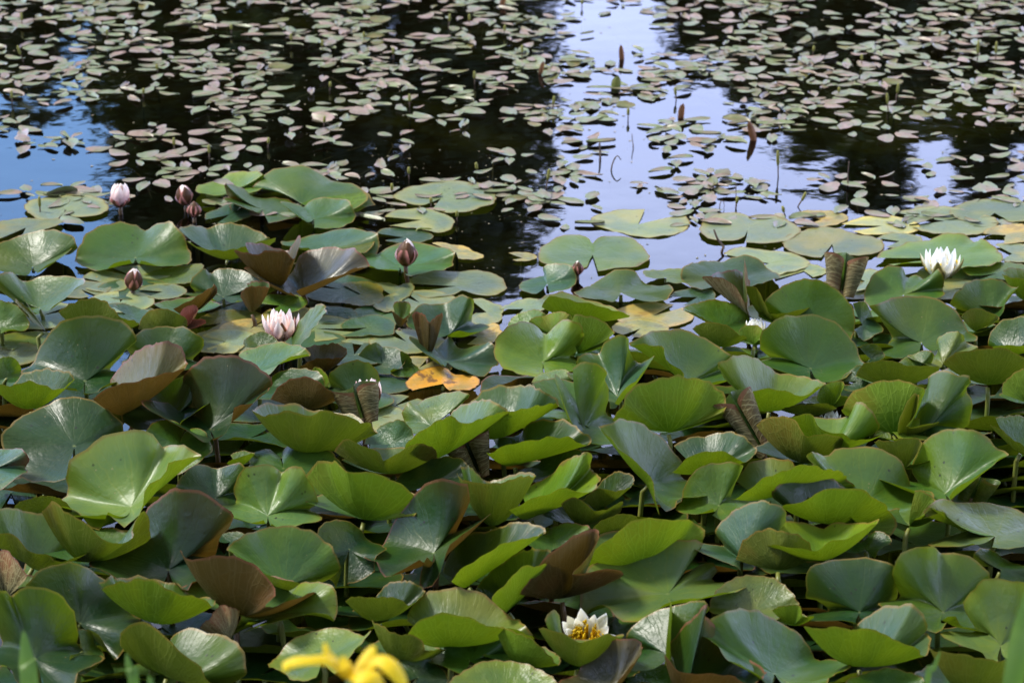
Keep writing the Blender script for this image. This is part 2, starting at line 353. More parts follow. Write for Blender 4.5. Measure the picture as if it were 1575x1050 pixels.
for i, (x, y, h, r, k, lb) in enumerate([(-13, -5, 10, 3.2, 1, 'broad unseen tree on the near bank behind the path, added to block low sky'), (-6.5, -8, 11, 3.0, 1, 'leafy unseen tree on the near bank behind the iris, added to block low sky'),  # unseen trees added behind the camera to cut low sky light
    (0.5, -9.5, 12, 3.2, 1, 'tall leafy unseen tree on the near bank behind the viewpoint, added to block low sky'), (7.0, -8, 11, 3.0, 1, 'bushy unseen tree on the near bank past the viewpoint, added to block low sky'), (13.5, -5, 10, 3.2, 1, 'broad unseen tree at the end of the near bank, added to block low sky')]):
    o = tree(x, y, h, r, k, lb, 300+i); o['group'] = 'unseen trees added on the near bank to block low sky'
# hedge-like undergrowth closing the foot of the row (outside the picture, mirrored only far up the pond)

# ------------------------------------------------------------------ water lily leaves
# Every leaf: kind | stalk point | rim | upper tone, under tone | options.   Kinds: F lifted, upper face showing;
# U cupped, near side raised (rim of the near side / rim of the far side); P floating flat on the water.
CROPS = {'c1': (0, 500, 3.5), 'c2': (400, 500, 3.5), 'c3': (800, 500, 3.5), 'c4': (1125, 500, 3.5), 'c5': (0, 750, 3.5), 'c6': (400, 750, 3.5),
         'c7': (800, 750, 3.5), 'c8': (1125, 750, 3.5), 'm1': (0, 250, 3.0), 'm2': (525, 250, 3.0), 'm3': (1050, 250, 3.0)}
LEAVES = '''
m1|F|392,1008|350,1045 200,1020 130,940 180,850 240,770 340,715 430,705 540,722 615,775 632,815 590,850 570,880 515,965 490,1020 440,1060 385,1065|dark,olive
c1|U|165,450|-40,330 60,322 160,308 230,322 295,348 350,325 400,292/390,268 320,240 230,232 140,255 70,315|dark,lime
c1|F|890,215|800,250 700,170 680,100 735,45 830,10 940,6 1040,35 1097,80 1085,135 1040,190 985,240 930,270|dark,olive
c1|U|680,470|500,395 600,325 740,314 860,265 985,238/1003,190 990,140 940,100 870,90 790,108 700,165 630,240 590,310|olv,brown
c1|F|925,495|880,560 760,560 655,490 690,420 760,370 860,330 955,280 1040,273 1090,308 1118,330 1105,395 1085,445t 1040,475t 970,522t 985,552|dark,lime
c1|F|1130,560|1090,620 1000,560 960,420 985,270 1060,200 1150,168 1250,162 1340,182 1405,238 1473,297 1455,335 1395,385t 1355,425t 1265,450t 1245,510t 1205,585t 1135,606|dark,brown
c1|F|400,650|350,830 230,840 120,815 50,740 5,640 10,580 60,530 140,475 240,425 310,387 375,380 455,392 540,425 610,472 668,535 690,640 640,740 520,800 420,825|dark,olive
c1|F|705,975|585,1000 530,1107 480,1075 400,995 332,930 360,870 350,800 375,730 430,680 540,600 640,565 720,557 800,572 860,622 895,658 1000,655 1083,695 1000,712t 915,735t 890,790t 870,820t 800,865t 775,925t 765,1000t 720,1040 685,1090 640,1070 595,1020 567,960|pale,lime
c1|F|965,645|1003,568 1060,550 1112,578 1132,632 1110,705 1050,752 950,800 850,780 780,700 770,600 800,545 850,515 910,507 960,525 995,562|wax,lime
c1|F|1160,930|1100,985 1000,930 955,850 1020,770 1095,745 1165,770 1240,748 1300,745 1330,800 1300,900 1260,1000 1200,1020|dark,olive
c2|F|40,1025|20,1045 -40,1060 -120,1040 -140,960 -145,880 -120,810 -80,760 0,745 60,750 115,792 170,760 230,765 250,810 290,880 318,950 270,995 190,1078 110,1090 60,1065|pale,lime
c2|F|125,770|115,700 140,650 210,628 290,635 360,665 430,725 465,790 400,900 200,950 60,930 -60,850 -70,760 -70,700 0,672 60,668 100,705|wax,lime
c1|U|1290,760|1220,742 1260,720 1320,700 1372,690/1340,680 1290,675 1240,698|wax,lime
c1|F|-60,780|-60,900 -160,850 -190,760 -120,690 0,665 60,662 130,680 157,710 138,765 100,812 50,855 0,885|blue,red
c1|P|60,900|0,1000 -120,950 -80,850 40,810 130,810 225,850 200,900 170,960 100,1000|blue,olive
c2|U|250,690|-45,455 10,498 60,476 150,468 210,478 290,482 330,456 400,470 470,505 540,520 600,545 637,582/520,490 290,460 200,420 100,414 30,420 -45,452|wax,olive
c2|U|250,450|55,400 90,340 150,298 220,278 270,285 330,318 385,355 415,385|wax,brown
m1|F|1180,960|1120,975 1095,930 1100,885 1170,850 1260,832 1350,835 1415,862 1430,885 1310,910t 1275,945t 1245,975t 1190,1000|lime,lime
c2|U|330,255|215,225 250,200 300,183 400,180 440,172 470,152/460,122 420,104 330,105 245,122 220,160|purple,brown
c2|F|530,400|500,450 400,420 375,330 372,265 430,215 510,186 580,202 630,245 647,300 643,380 625,450 570,470|blue,olive
c2|F|150,350|100,400 20,400 20,340 60,275 130,240 200,230 280,240 340,280 350,340 300,400 200,410|dark,lime
c2|U|320,340|275,255 300,224 345,250 372,295 368,335|lime,lime
c2|F|700,640|560,640 620,560 700,520 760,510 800,540 830,600 800,660 720,700 620,690|blue,olive
c2|F|920,540|860,580 800,578 765,530 762,470 800,412 840,425 950,372 1050,355 1125,372 1090,420 1000,470 960,520|pale,lime
c2|U|960,715|785,670 820,620 880,562 960,510 1035,497 1090,535 1160,512 1235,497/1335,462 1290,425 1220,402 1140,408 1060,440 1000,495 850,600|wax,lime
c2|U|1290,600|1130,540 1210,508 1335,465 1450,445 1600,430 1612,440/1605,420 1575,375 1500,340 1400,322 1260,330 1180,360 1120,412|blue,lime
c3|U|-30,750|-180,690 -140,690 -60,640 30,632 100,615 155,595 240,605 335,645/383,630 370,590 320,555 240,515 150,503 60,515 0,570 -150,610|dark,lime
c2|U|690,800|395,680 430,640 490,615 530,640 600,668 650,690 662,725 700,712 780,670 830,650 855,637|wax,olive
c2|F|910,850|760,900 735,830 785,768 850,725 950,706 1040,710 1110,738 1120,800 1060,860 950,900|dark,olive
c6|F|935,350|860,385 760,440 670,485 630,400 640,320 720,180 820,40 880,-10 960,-47 1030,-40 1060,-20 1110,-25 1125,30 1130,70 1090,160 1060,250 1060,275t 1010,310t 985,390t 960,480t 920,530 862,530 870,430 900,370|dark,brown
c2|U|560,1045|245,815 265,780 310,748 370,731 430,745 468,797 540,787 620,800 700,830 780,888 840,935 862,970 835,1020|wax,lime
c2|U|1250,1080|1060,800 1085,828 1130,843 1200,850 1330,842 1420,818 1483,800/1300,822 1215,838 1180,800 1120,763 1080,765|wax,olive
c3|F|170,800|10,820 60,760 140,700 230,668 330,680 370,720 300,800 150,850|dark,olive
c3|U|60,1030|-60,990 0,965 60,940 130,910 240,888 330,905 395,880 417,848/385,780 378,692 340,690 250,722 180,785 140,830 60,850 0,890|lime,lime
c3|U|420,990|345,930 430,882 520,892 585,872 614,850/605,805 540,785 470,812 425,855 380,900|dark,olive
c3|U|330,1080|220,960 300,930 370,970 405,1000 440,998 500,975 553,950|dark,olive
m2|F|930,920|940,990 870,980 800,965 735,940 705,850 720,800 780,750 850,731 900,750 945,787 1000,740 1060,730 1105,745 1117,775 1110,830 1080,905 1045,965 960,985|lime,lime
m2|U|1090,880|1060,760 1080,706 1150,710 1220,740 1260,778 1235,812|wax,lime
m2|F|980,800|880,790 870,728 940,705 1055,703 1060,760|pale,lime
m2|F|850,780|760,800 755,770 785,718 850,685 930,690 960,720 960,780|lime,lime
m2|U|1100,730|925,670 945,632 1000,621 1080,640 1160,655 1240,675 1330,715/1290,680 1200,650 1100,620 1040,600 960,605 900,635|pale,lime
c3|F|520,380|485,445 470,400 430,300 300,215 330,160 420,152 450,95 540,52 578,60 585,120 650,205 630,285t 580,320t 510,420t|blue,lime
c3|F|340,560|280,230 350,197 410,200 465,255 455,290 480,340 480,390 470,480 430,640 330,600 290,400|wax,lime
c3|F|270,480|60,315 130,290 220,290 280,305 330,300 385,340 350,380 325,470 310,520 220,500 100,470|wax,lime
c3|F|170,300|60,310 70,290 150,250 270,260 280,300|pale,lime
c3|F|900,300|880,290t 870,240t 790,180t 770,117t 700,110t 640,100t 585,110 650,62 720,30 780,15 870,22 960,45 1050,100 1142,168 1100,230 1040,310 960,340|wax,lime
c3|U|800,575|500,512 560,420 592,350 650,312 740,288 840,277 930,285 1020,312 1082,350 1110,400 1100,465|wax,lime
c3|F|700,850|780,1000 840,975 875,920 888,830 870,740 820,650 760,590 680,540 600,517 500,520 425,540 490,615t 560,688t 640,745t 705,835t 722,925t 745,1020|wax,lime
c3|U|1000,780|820,790 875,745 950,692 1040,677 1130,692 1212,738/1270,660 1230,620 1180,580 1100,577 1000,590 900,605 825,645|blue,lime
c3|F|1070,970|1040,985 970,1012 885,1012 860,960 890,850 960,770 1070,742 1150,735 1198,750 1160,850 1135,930 1175,940 1160,1010 1095,1055 1030,1015|wax,lime
c3|U|1340,455|1150,380 1190,405 1230,362 1310,345 1400,352 1480,372 1530,382 1580,350 1640,318/1575,288 1440,262 1370,242 1240,165 1140,165 1080,197 1062,215 1110,300|lime,lime
c4|U|370,740|135,545 170,510 270,487 350,520 420,600|dark,olive
c4|U|520,665|225,512 270,515 340,498 430,482 470,540 540,578 610,585 670,622/740,605 797,550 775,490 720,430 680,411 655,440 640,480 560,500 400,490|lime,lime
m3|F|590,950|600,1000 530,985 470,960 400,905 355,850 370,775 450,715 540,702 640,710 720,745 790,820 828,910 800,955 730,1000 660,1010|wax,lime
m3|F|560,760|470,760 380,690 378,640 430,590 500,548 600,540 690,570 760,632 797,710 785,800 700,830|wax,lime
m3|U|330,720|90,530 130,527 200,548 260,590 300,640/310,560 270,503 200,497 130,520|wax,tan
m3|U|410,740|285,568 330,572 375,640 420,700|lime,olive
m3|F|180,760|290,800 325,740 305,690 240,650 150,632 60,645 0,675 50,695t 110,720t 150,742t|wax,olive
m3|U|170,850|45,765 100,740 160,738 220,760 270,800|lime,olive
m3|F|230,540|100,580 0,560 -10,510 80,452 170,455 240,433 330,435 385,470 412,510 400,545 350,560 260,590|blue,olive
m3|P|400,465|190,425 260,395 350,400 450,415 520,430 580,450 585,475 500,510 410,525 300,500|pad,olive
m3|F|1020,610|900,700 850,680 838,600 860,540 900,500 950,476 1010,482 1035,530 1075,515 1120,530 1180,492 1207,530 1200,590 1150,630 1050,680|wax,lime
m3|F|1100,830|1080,885 1020,897 960,820 910,715 865,668 905,655 950,625 1000,612 1100,614 1200,637 1270,690 1332,790 1280,830 1180,860|wax,olive
m3|F|1420,700|1380,700 1290,690 1235,640 1290,570 1380,540 1450,535 1532,577 1500,620t 1480,690t 1455,715t|wax,olive
m3|U|1350,780|1285,710 1320,680 1370,675 1420,690 1460,715 1400,760|wax,olive
m3|F|1200,930|1160,950 1135,935 1152,895 1178,865 1172,818 1220,783 1280,784 1312,830 1365,855 1330,870 1250,900|pale,lime
c4|U|1380,320|1140,215 1200,150 1290,138 1420,122 1520,150 1600,190 1660,230|wax,olive
c4|U|880,330|672,270 710,213 820,192 900,200 1000,222 1120,240|wax,olive
c4|F|870,590|780,560 650,510 595,450 640,375 740,318 830,296 930,303 1030,335 1020,420 960,560 900,610|dark,lime
c4|U|905,605|895,570 905,505 945,415 1000,368 992,470 945,550|lime,olive
c4|F|1040,580|1000,615 930,610 960,540 1000,450 1015,360 1055,320 1062,265 1130,245 1200,255 1238,278 1265,258 1292,295 1270,350 1302,415 1290,490 1265,550 1150,560 1080,600|dark,lime
c4|F|1150,905|1120,940 1060,910 990,840 958,765 1000,680 1050,612 1110,572 1200,552 1300,566 1380,602 1432,655 1485,688 1440,730t 1350,792t 1280,835t 1210,880t 1170,918t|wax,lime
c4|F|720,950|860,1180 760,1150 600,1000 520,850 440,760 405,690 430,678 490,700 580,655 680,645 800,660 890,710 950,782 988,880 992,960 975,1040 930,1110|wax,lime
c4|U|200,930|5,930 85,888 190,820 310,778 430,762 540,778 620,820 668,875/390,758 330,735 240,711 160,715 80,758 20,830|pale,lime
c4|U|520,1070|265,987 400,945 470,892 510,872 580,880 680,885 770,932 850,1000 888,1070 850,1130/620,875 560,828 480,798 380,800 290,830 225,885 235,950|dark,lime
c4|U|960,1080|990,885 1040,895 1100,940 1060,1000 980,1050|wax,lime
c8|F|1420,260|1300,308 1220,250 1190,190 1150,135t 1100,140t 1050,165 1037,130 1080,80 1170,57 1280,75 1400,80 1500,108 1600,150 1640,220 1580,310 1480,330 1400,325|pale,lime
c4|U|1560,680|1390,540 1450,562 1510,605 1560,640 1640,690/1700,560 1620,510 1500,483 1420,500|wax,olive
c4|U|1600,420|1460,370 1480,290 1540,245 1620,235 1700,260|wax,lime
m3|F|1520,880|1420,850 1405,835 1430,770 1490,722 1560,708 1650,720 1680,800 1640,850t 1560,845t 1480,840t 1430,852t|dark,lime
m3|U|1590,640|1475,515 1500,525 1575,540 1640,560/1640,500 1560,487 1480,498|lime,lime
m3|F|1450,510|1325,520 1350,480 1420,462 1500,458 1575,470 1620,500 1560,540 1450,540 1350,545|wax,lime
m3|U|330,840|262,815 275,760 345,752 372,780 350,820|lime,lime
c4|F|680,300|590,300 640,245 700,215 760,310 680,350 600,340|dark,olive
c4|U|520,450|460,405 480,340 540,304 603,306 590,380|lime,lime
c4|U|430,490|270,460 320,435 420,425 560,440|dark,olive
c4|F|750,180|690,120 780,105 820,150 790,190 720,200|dark,olive
c4|F|1000,230|900,240 910,190 985,155 1080,145 1070,220 980,240|wax,lime
c4|U|930,770|770,625 850,622 940,608 1023,627 1000,690 965,750|wax,olive
c4|F|815,605|765,600 790,568 830,570 860,605 830,625 780,625|lime,lime
c7|F|1210,390|1200,465 1160,420 1090,310 1042,228 1085,178 1160,112 1240,80 1330,72 1420,110 1430,170 1400,230 1300,300 1200,380|blue,olive
c8|U|250,440|28,385 45,320 90,262 140,232 195,218 300,240 420,300|wax,olive
c8|U|490,385|182,298 240,310 320,326 400,331 470,335 540,290 640,260 720,222 797,178/740,180 650,183 540,188 505,205 460,205 400,195 320,176 240,184 195,215|lime,lime
c8|F|720,330|640,350 700,290 780,230 860,275 800,330 770,380|dark,olive
c8|F|690,670|680,735 600,710 520,660 455,605 400,595 400,540 430,420 520,393 600,380 690,372 780,380 870,410 895,480 890,600 820,660 740,700|dark,olive
c8|F|1140,670|1160,720 1120,775 1060,760 930,680 890,600 870,500 885,400 920,350 980,318 1050,312 1105,330 1140,348 1200,340 1280,370 1350,420 1400,475 1350,540 1280,640 1275,755 1230,745 1210,690t 1165,690t|wax,lime
c8|F|1450,850|1440,930 1385,935 1345,880 1310,770 1250,645 1265,580 1312,540 1340,505 1410,483 1500,498 1590,520 1640,620 1600,780 1560,880 1500,920|pale,lime
c8|U|690,960|392,745 450,750 560,762 640,766 720,758 790,775 860,812 940,832 1000,875 1037,905/1055,780 1050,715 1015,655 970,622 890,632 780,652 700,705 645,765|blue,lime
c7|F|1370,1000|1360,1100 1280,1010t 1200,955t 1130,935t 1085,890t 1050,830t 985,775 1025,700 1100,668 1200,654 1290,660 1390,705 1490,770 1560,840 1620,920 1670,1010 1660,1100 1550,1150|wax,lime
c7|F|1260,660|1060,680 1015,650 1035,590 1085,525 1160,480 1250,465 1345,480 1425,525 1480,585 1500,625 1440,680 1350,720 1200,720|pale,olive
c8|U|330,740|220,655 290,635 365,632 388,690|wax,lime
c7|F|795,570|880,460 950,420 1048,395 1067,450 1050,510 1035,570 980,602 880,600 780,630 700,685 625,720 560,715 515,675 470,640 420,632 375,665 340,685 318,600 325,520 360,440 430,400 505,390 540,350 600,310 680,277 780,262 880,265 960,277 992,297 930,375 860,460|pale,lime
c7|U|640,420|270,530 300,440 370,370 440,310 540,232 600,190 690,163 780,165 860,176 930,182 985,215 990,290|wax,lime
c7|U|480,260|390,220 450,170 550,140 640,175|wax,olive
c7|U|225,595|0,575 50,500 110,410 180,345 240,290 310,245 385,222 422,240 420,285 380,345 330,400 290,470|wax,brown
c7|F|180,330|80,400 75,330 120,250 180,205 260,186 330,196 385,222 300,300|wax,brown
c6|U|1330,660|1245,600 1320,520 1385,452 1440,425 1510,412 1560,400/1570,345 1480,327 1400,340 1290,410 1200,480 1145,545|dark,lime
c6|U|1120,520|1030,500 1090,440 1170,380 1270,318 1390,295 1440,270 1515,252/1545,225 1400,185 1250,208 1100,260 1015,350 980,450|dark,lime
c6|F|140,520|215,515t 150,495t 90,488t 10,455t -80,400t -130,365t -178,335 -150,290 -100,260 0,222 90,203 180,203 270,230 350,285 405,335 437,425 400,470 365,500 300,515|wax,olive
c6|F|480,330|410,535 380,500 330,350 330,200 430,170 540,220 600,290 640,355 615,400 615,445 540,495 470,515|dark,olive
c6|F|100,680|-60,720 -165,810 -100,690 -20,640 80,580 150,540 250,505 330,500 398,535 418,600 410,680 400,718t 370,690t 300,676t 220,680t 120,705t 0,740t -100,780t|lime,lime
c6|U|640,715|460,610 500,590 580,585 680,592 760,605 810,625/885,550 820,510 740,497 680,520 625,580|dark,olive
c6|U|1030,850|790,785 850,725 920,695 1010,688 1100,695 1190,718 1260,748/1475,812 1430,750 1350,678 1250,600 1150,550 1060,530 960,540 880,572 820,625 787,700|pale,lime
c6|F|1130,930|1090,1000 980,960 915,880 960,790 1040,767 1120,790 1165,832 1200,780 1270,747 1340,770 1382,812 1372,870 1350,925 1250,950|wax,lime
c6|U|1400,960|1270,750 1350,765 1430,800 1520,860 1600,950|wax,lime
c6|F|1300,1150|1200,1250 1000,1180 1010,1060 1080,990 1180,940 1280,925 1400,935 1500,970 1600,1050 1620,1150 1500,1250|lime,lime
c6|F|850,1020|730,1050 720,950 800,895 880,885 950,950 1010,1030 960,1150 800,1150|dark,olive
c6|U|760,950|600,715 640,730 700,770 770,790 830,800 880,840 910,875|wax,olive
c6|F|330,930|300,1020 180,1030 110,985 83,910 150,828 220,788 300,765 400,752 500,768 565,790 600,765t 560,820t 500,880t 450,960 400,1000|pale,olive
c5|U|180,420|-60,270 0,255 60,255 100,275 145,330 200,350 260,362 325,395/370,345 397,270 350,215 280,165 200,130 100,112 0,113 -80,150|wax,olive
c5|U|460,400|228,125 265,84 325,95 345,130 400,147 455,190 510,245 575,303 650,295 712,262 715,200 780,130|wax,olive
c5|F|905,440|830,490 660,505 575,450 570,370 700,260 790,120 870,38 960,4 1060,10 1130,50 1180,97 1235,108 1258,140 1235,200 1190,265 1165,360 1100,380 1050,490 1000,555 940,500|dark,brown
c5|U|1290,690|967,332 1010,375 1040,385 1120,385 1200,378 1290,385 1360,405 1412,455 1460,520 1480,575 1430,640|wax,brown
c5|U|835,730|522,520 560,535 650,515 720,495 780,485 850,510 910,550 1000,575 1080,600 1148,635/1050,580 1000,545 930,505 850,492 650,480 600,476 530,512|wax,lime
c5|F|430,730|400,720 300,650 200,560 140,522 215,442 300,410 390,402 465,428 560,485 650,560 720,680 700,760 660,870 620,925 570,850 530,790 470,760|dark,olive
c5|F|450,880|420,760 480,770 510,840 550,930 490,980 415,1000 380,900|wax,olive
c5|F|190,920|170,1000 100,1060 40,960 0,850 -30,700 0,560 30,555 65,583 100,540 170,527 250,532 330,580 390,650 425,760 440,860 425,980 400,1070 260,1090|dark,lime
c5|U|900,1010|650,850 665,765 715,735 790,743 860,770 930,838 1000,898 1070,965 1150,1050/1250,1060 1325,990 1332,925 1285,855 1200,790 1110,758 1030,752 960,765 920,805|wax,olive
c5|U|1230,810|1075,755 1130,700 1190,632/1240,640 1287,660 1270,710 1215,785|dark,tan
c5|U|40,580|-80,400 -30,345 20,335 60,360 110,420 143,478 100,540|wax,tan
c5|U|230,150|75,105 140,65 230,45 330,58 388,130|wax,olive
c5|F|1240,290|1180,290 1190,250 1260,235 1320,255 1300,300 1220,330|dark,olive
c7|F|800,900|640,980 630,870 565,800 620,728 700,678 800,638 900,612 1000,612 1010,660 900,720 830,800 780,950|dark,lime
c7|U|900,1100|780,895 830,970 890,1003 1010,990 1120,1012 1260,1055/1200,900 1010,700 1008,628 930,690 850,775 800,835|dark,brown
c7|F|480,1080|400,1150 300,1100 293,1010 330,940 400,880 480,830 560,808 630,813 657,850 640,905t 590,965t 520,1045t|purple,brown
c7|U|310,960|97,748 150,765 215,785 270,800 330,833 400,812 470,783 555,803/500,790 330,810 205,775 212,690 180,658 130,700|wax,olive
c8|U|1280,1120|1050,830 1100,880 1150,885 1230,890 1330,920 1400,935 1500,925 1560,930|wax,olive
c8|F|820,1120|600,1120 620,1040 690,1005 770,977 860,967 960,990 1040,1035 1050,1120 900,1180|wax,lime
c8|F|1450,440|1330,430 1310,350 1390,330 1500,400 1600,430 1600,510 1450,500|dark,olive
m1|F|625,440|600,445 520,470 480,492 400,490 345,468 360,400 400,330 460,285 540,274 620,285 665,310 720,286 800,280 850,335 872,400 878,455 790,482 720,472 650,448|wax,lime
m1|U|1050,440|855,362 920,390 1000,405 1075,400/1235,385 1245,350 1200,320 1120,285 1040,278 960,300 900,282 820,310|blue,olive
m1|F|150,480|100,515 0,500 -60,450 -30,390 40,350 130,322 210,312 290,320 345,350 357,390 300,425 235,465 180,495|wax,olive
m1|U|1290,570|1075,405 1150,420 1250,412 1320,418 1362,432/1330,400 1230,374 1130,382|purple,brown
m1|F|1400,600|1345,605 1310,575 1350,500 1375,432 1440,400 1520,382 1600,395 1660,415 1705,475 1640,490t 1560,515t 1450,562t 1370,600t|purple,brown
m1|F|1390,190|1340,180 1160,150 1180,90 1230,45 1300,20 1380,12 1460,35 1530,78 1600,85 1680,130 1730,200 1700,250 1600,230 1520,175 1440,170|wax,lime
m1|F|1210,215|1190,228 1110,210 1065,165 1040,98 1110,115 1180,160 1270,195 1330,175 1385,205 1398,270 1340,300 1295,307 1240,280|wax,brown
m1|F|1060,130|1000,150 915,140 925,100 1010,80 1070,45 1150,40 1215,55 1200,100 1150,140|lime,lime
m1|P|1060,240|950,265 1000,220 1080,195 1150,210 1160,250 1100,270 1000,285|blue,olive
m1|F|1450,260|1400,260 1395,200 1440,170 1540,165 1620,190 1640,250 1560,300 1450,300|wax,lime
m1|F|180,670|160,690 60,640 0,590 -20,530 50,505 95,540 150,535 220,520 300,520 395,548 350,580t 300,625t 235,672t|wax,olive
m1|U|210,775|70,630 105,680 150,735/150,690 100,618|olv,olive
m1|F|0,760|-20,820 -80,780 -80,690 0,635 60,650 110,690 137,745 110,775t 50,770t 0,790t|wax,lime
m1|U|430,800|270,690 310,660 400,630 480,640 530,680 570,720 640,745|wax,olive
m1|F|610,710|520,660 560,650 640,670 700,690 690,725 640,740 570,710|blue,olive
m1|U|750,790|640,770 680,690 740,675 810,690 860,720 865,750|wax,olive
m1|U|850,770|830,700 850,670 900,660 915,680 890,720|wax,red
m1|U|860,700|800,680 870,640 930,600 980,575 990,556 1002,590 980,630 910,690|wax,brown
m1|U|1160,690|1110,620 1130,578 1180,572 1240,575/1235,552 1190,545 1140,560|wax,brown
m1|F|1200,850|1130,850 1150,800 1200,780 1260,800 1285,830 1240,870|wax,olive
m1|P|1045,825|930,800 1000,775 1100,770 1165,785 1130,850 1060,885 950,860|pad,olive
m1|U|1350,850|1380,843 1430,790 1480,720 1505,665/1500,655 1450,660 1400,710 1345,800|wax,olive
m1|F|1030,620|980,625 900,600 875,560 935,487 970,512 1010,490 1090,490 1160,515 1210,548 1150,590 1090,640|blue,lime
m1|F|1290,660|1185,650 1240,610 1330,610 1420,640 1380,680 1290,700 1230,690|wax,lime
m1|P|470,550|380,530 450,500 520,505 570,540 570,590 460,600 390,580|pad,olive
m1|P|800,520|660,520 740,500 830,480 920,470 940,500 850,560 760,570 680,550|pale,olive
m1|P|750,595|640,590 690,565 780,560 860,585 850,610 770,630 680,620|pad,olive
m1|P|300,215|290,240 240,268 170,260 140,240 115,200 180,165 300,155 420,155 490,185 500,215 450,245 330,250|pad,olive
m1|P|120,300|0,350 -60,300 0,270 100,260 200,265 290,265 220,310 100,340|pad,olive
m2|F|-60,400|-150,400 -240,360 -120,335 -40,310 60,302 120,312 165,330 178,380 150,440 90,420 0,390|blue,olive
m1|P|1020,740|880,760 950,710 1180,690 1200,740 1100,760 930,790|murk,olive
c1|F|40,280|-20,300 0,180 60,170 100,200 120,260 50,310|wax,lime
m2|P|460,165|385,195 245,168 300,120 400,95 520,90 620,95 690,115 715,160 700,195 620,220 500,232 420,215|pad,olive
m2|P|370,265|200,250 240,225 330,215 430,225 500,250 520,290 470,320 350,305 220,290|pad,olive
m2|F|270,480|260,490 170,492 148,460 180,410 260,372 340,366 430,378 522,420 518,465 470,492 390,505 315,522 290,500|wax,lime
m2|P|290,345|165,330 200,305 310,302 400,320 410,360 300,370 200,365|blue,olive
m2|P|530,570|305,560 340,525 420,505 520,500 640,500 720,525 758,560 745,600 660,615 560,600 480,620 390,625 330,600|pad,olive
m2|P|230,610|150,560 190,550 260,570 320,560 325,600 280,640 200,690 150,640|pad,olive
m2|P|90,605|0,560 90,550 190,580 190,610 150,660 60,660 0,640|murk,olive
m2|U|400,890|325,700 340,690 365,692 405,735 440,706 467,700/462,712 400,742 335,705|dark,brown
m2|U|265,755|232,685 255,700 290,720 317,685/310,645 260,640 238,660|wax,brown
m2|F|500,790|400,800 300,740 330,680 400,650 470,650 530,620 595,622 614,660 603,710 620,745 610,785t 545,770t 490,795|blue,lime
m2|P|670,690|600,640 640,625 700,650 740,700 720,740 640,760 620,700|pad,olive
m2|P|630,800|520,800 580,780 650,760 710,745 735,770 730,810 660,840 580,845|ypad,olive
m2|F|490,920|470,935 435,895 460,840 500,798 535,845 600,850 690,830 722,860 728,930 700,1005 640,1000 560,960|blue,olive
m2|F|470,1020|330,1050 295,1020 340,970 400,945 480,945 520,975 545,985 600,980 640,1010 620,1035 500,1050|yellow,tan
m2|P|120,760|0,770 60,720 150,705 210,720 245,770 230,800 120,800 0,800|blue,olive
m2|P|130,845|0,830 100,800 200,800 260,840 200,870 60,890|pad,olive
m2|F|190,930|80,890 150,830 190,850 260,855 295,890 280,940 220,1000 180,1010 100,980|blue,olive
m2|F|285,950|270,870 320,900 335,930 300,990 230,1020 240,950|wax,olive
m2|P|1160,425|1150,440 1130,480 1040,480 930,465 910,430 930,390 1000,345 1080,330 1140,350 1160,375 1200,350 1300,340 1400,400 1425,440 1370,480 1280,490 1185,505|pale,lime
m2|F|1290,600|1260,640 1155,590 1200,530 1280,490 1350,500 1420,560 1530,580 1500,630 1400,640|wax,lime
m2|F|950,560|900,605 820,600 870,545 935,520 930,480 1000,465 1070,490 1085,540 1050,580 960,600|blue,olive
m2|P|1370,285|1575,240 1600,300 1500,340 1380,345 1280,320 1150,270 1250,225 1400,220|pad,olive
m2|P|530,415|415,370 520,380 600,410 655,440 540,445|ypad,olive
m2|P|835,440|770,420 850,415 900,430 880,455 790,450|ypad,olive
m2|F|1500,530|1420,530 1460,495 1575,490 1620,510 1600,560 1500,550|pale,olive
m2|P|840,675|730,680 780,650 900,630 960,660 900,690 800,720|pad,olive
m3|P|300,310|285,345 170,360 100,340 80,300 110,265 200,230 260,235 330,262 390,240 460,260 545,310 500,350 420,375 290,375|pad,olive
m3|P|640,262|510,240 570,225 660,225 760,250 740,280 640,300 540,300|ypad,olive
m3|P|920,292|735,290 800,260 900,245 1010,255 1090,290 1080,320 960,330 860,335 780,320|ypad,olive
m3|P|690,375|640,440 520,420 460,370 540,320 620,300 720,310 800,330 900,350 930,390 860,430 760,430 700,420|pad,olive
m3|P|1210,270|970,230 1080,215 1200,205 1350,230 1450,270 1430,310 1350,330 1150,330 1050,290|pad,olive
m3|P|1440,232|1400,260 1350,270 1280,265 1230,230 1290,190 1400,170 1500,175 1600,190 1620,260 1520,275 1480,255|pad,olive
m3|P|1490,335|1385,330 1440,300 1575,290 1600,360 1480,375|ypad,olive
m3|F|1200,440|895,440 960,400 1050,370 1130,380 1150,340 1200,325 1290,330 1350,380 1380,350 1420,370 1450,420 1455,460 1350,480 1280,490 1100,460 950,470|pale,lime
m3|P|1000,362|900,350 960,330 1050,330 1105,370 1050,395 940,390|pad,olive
m3|P|1520,420|1440,380 1575,380 1620,420 1600,460 1460,460|pad,olive
m3|P|840,545|780,530 830,500 890,500 880,560 790,600|pad,olive
m3|F|830,750|785,650 830,640 880,720 895,790 840,820 790,770|blue,olive
m3|P|70,620|-60,620 0,590 100,580 150,620 60,660 0,660|blue,olive
m3|P|560,500|430,540 500,480 590,475 660,495 600,530|pad,olive
'''
TOP['olv'] = (0.08, 0.09, 0.016)
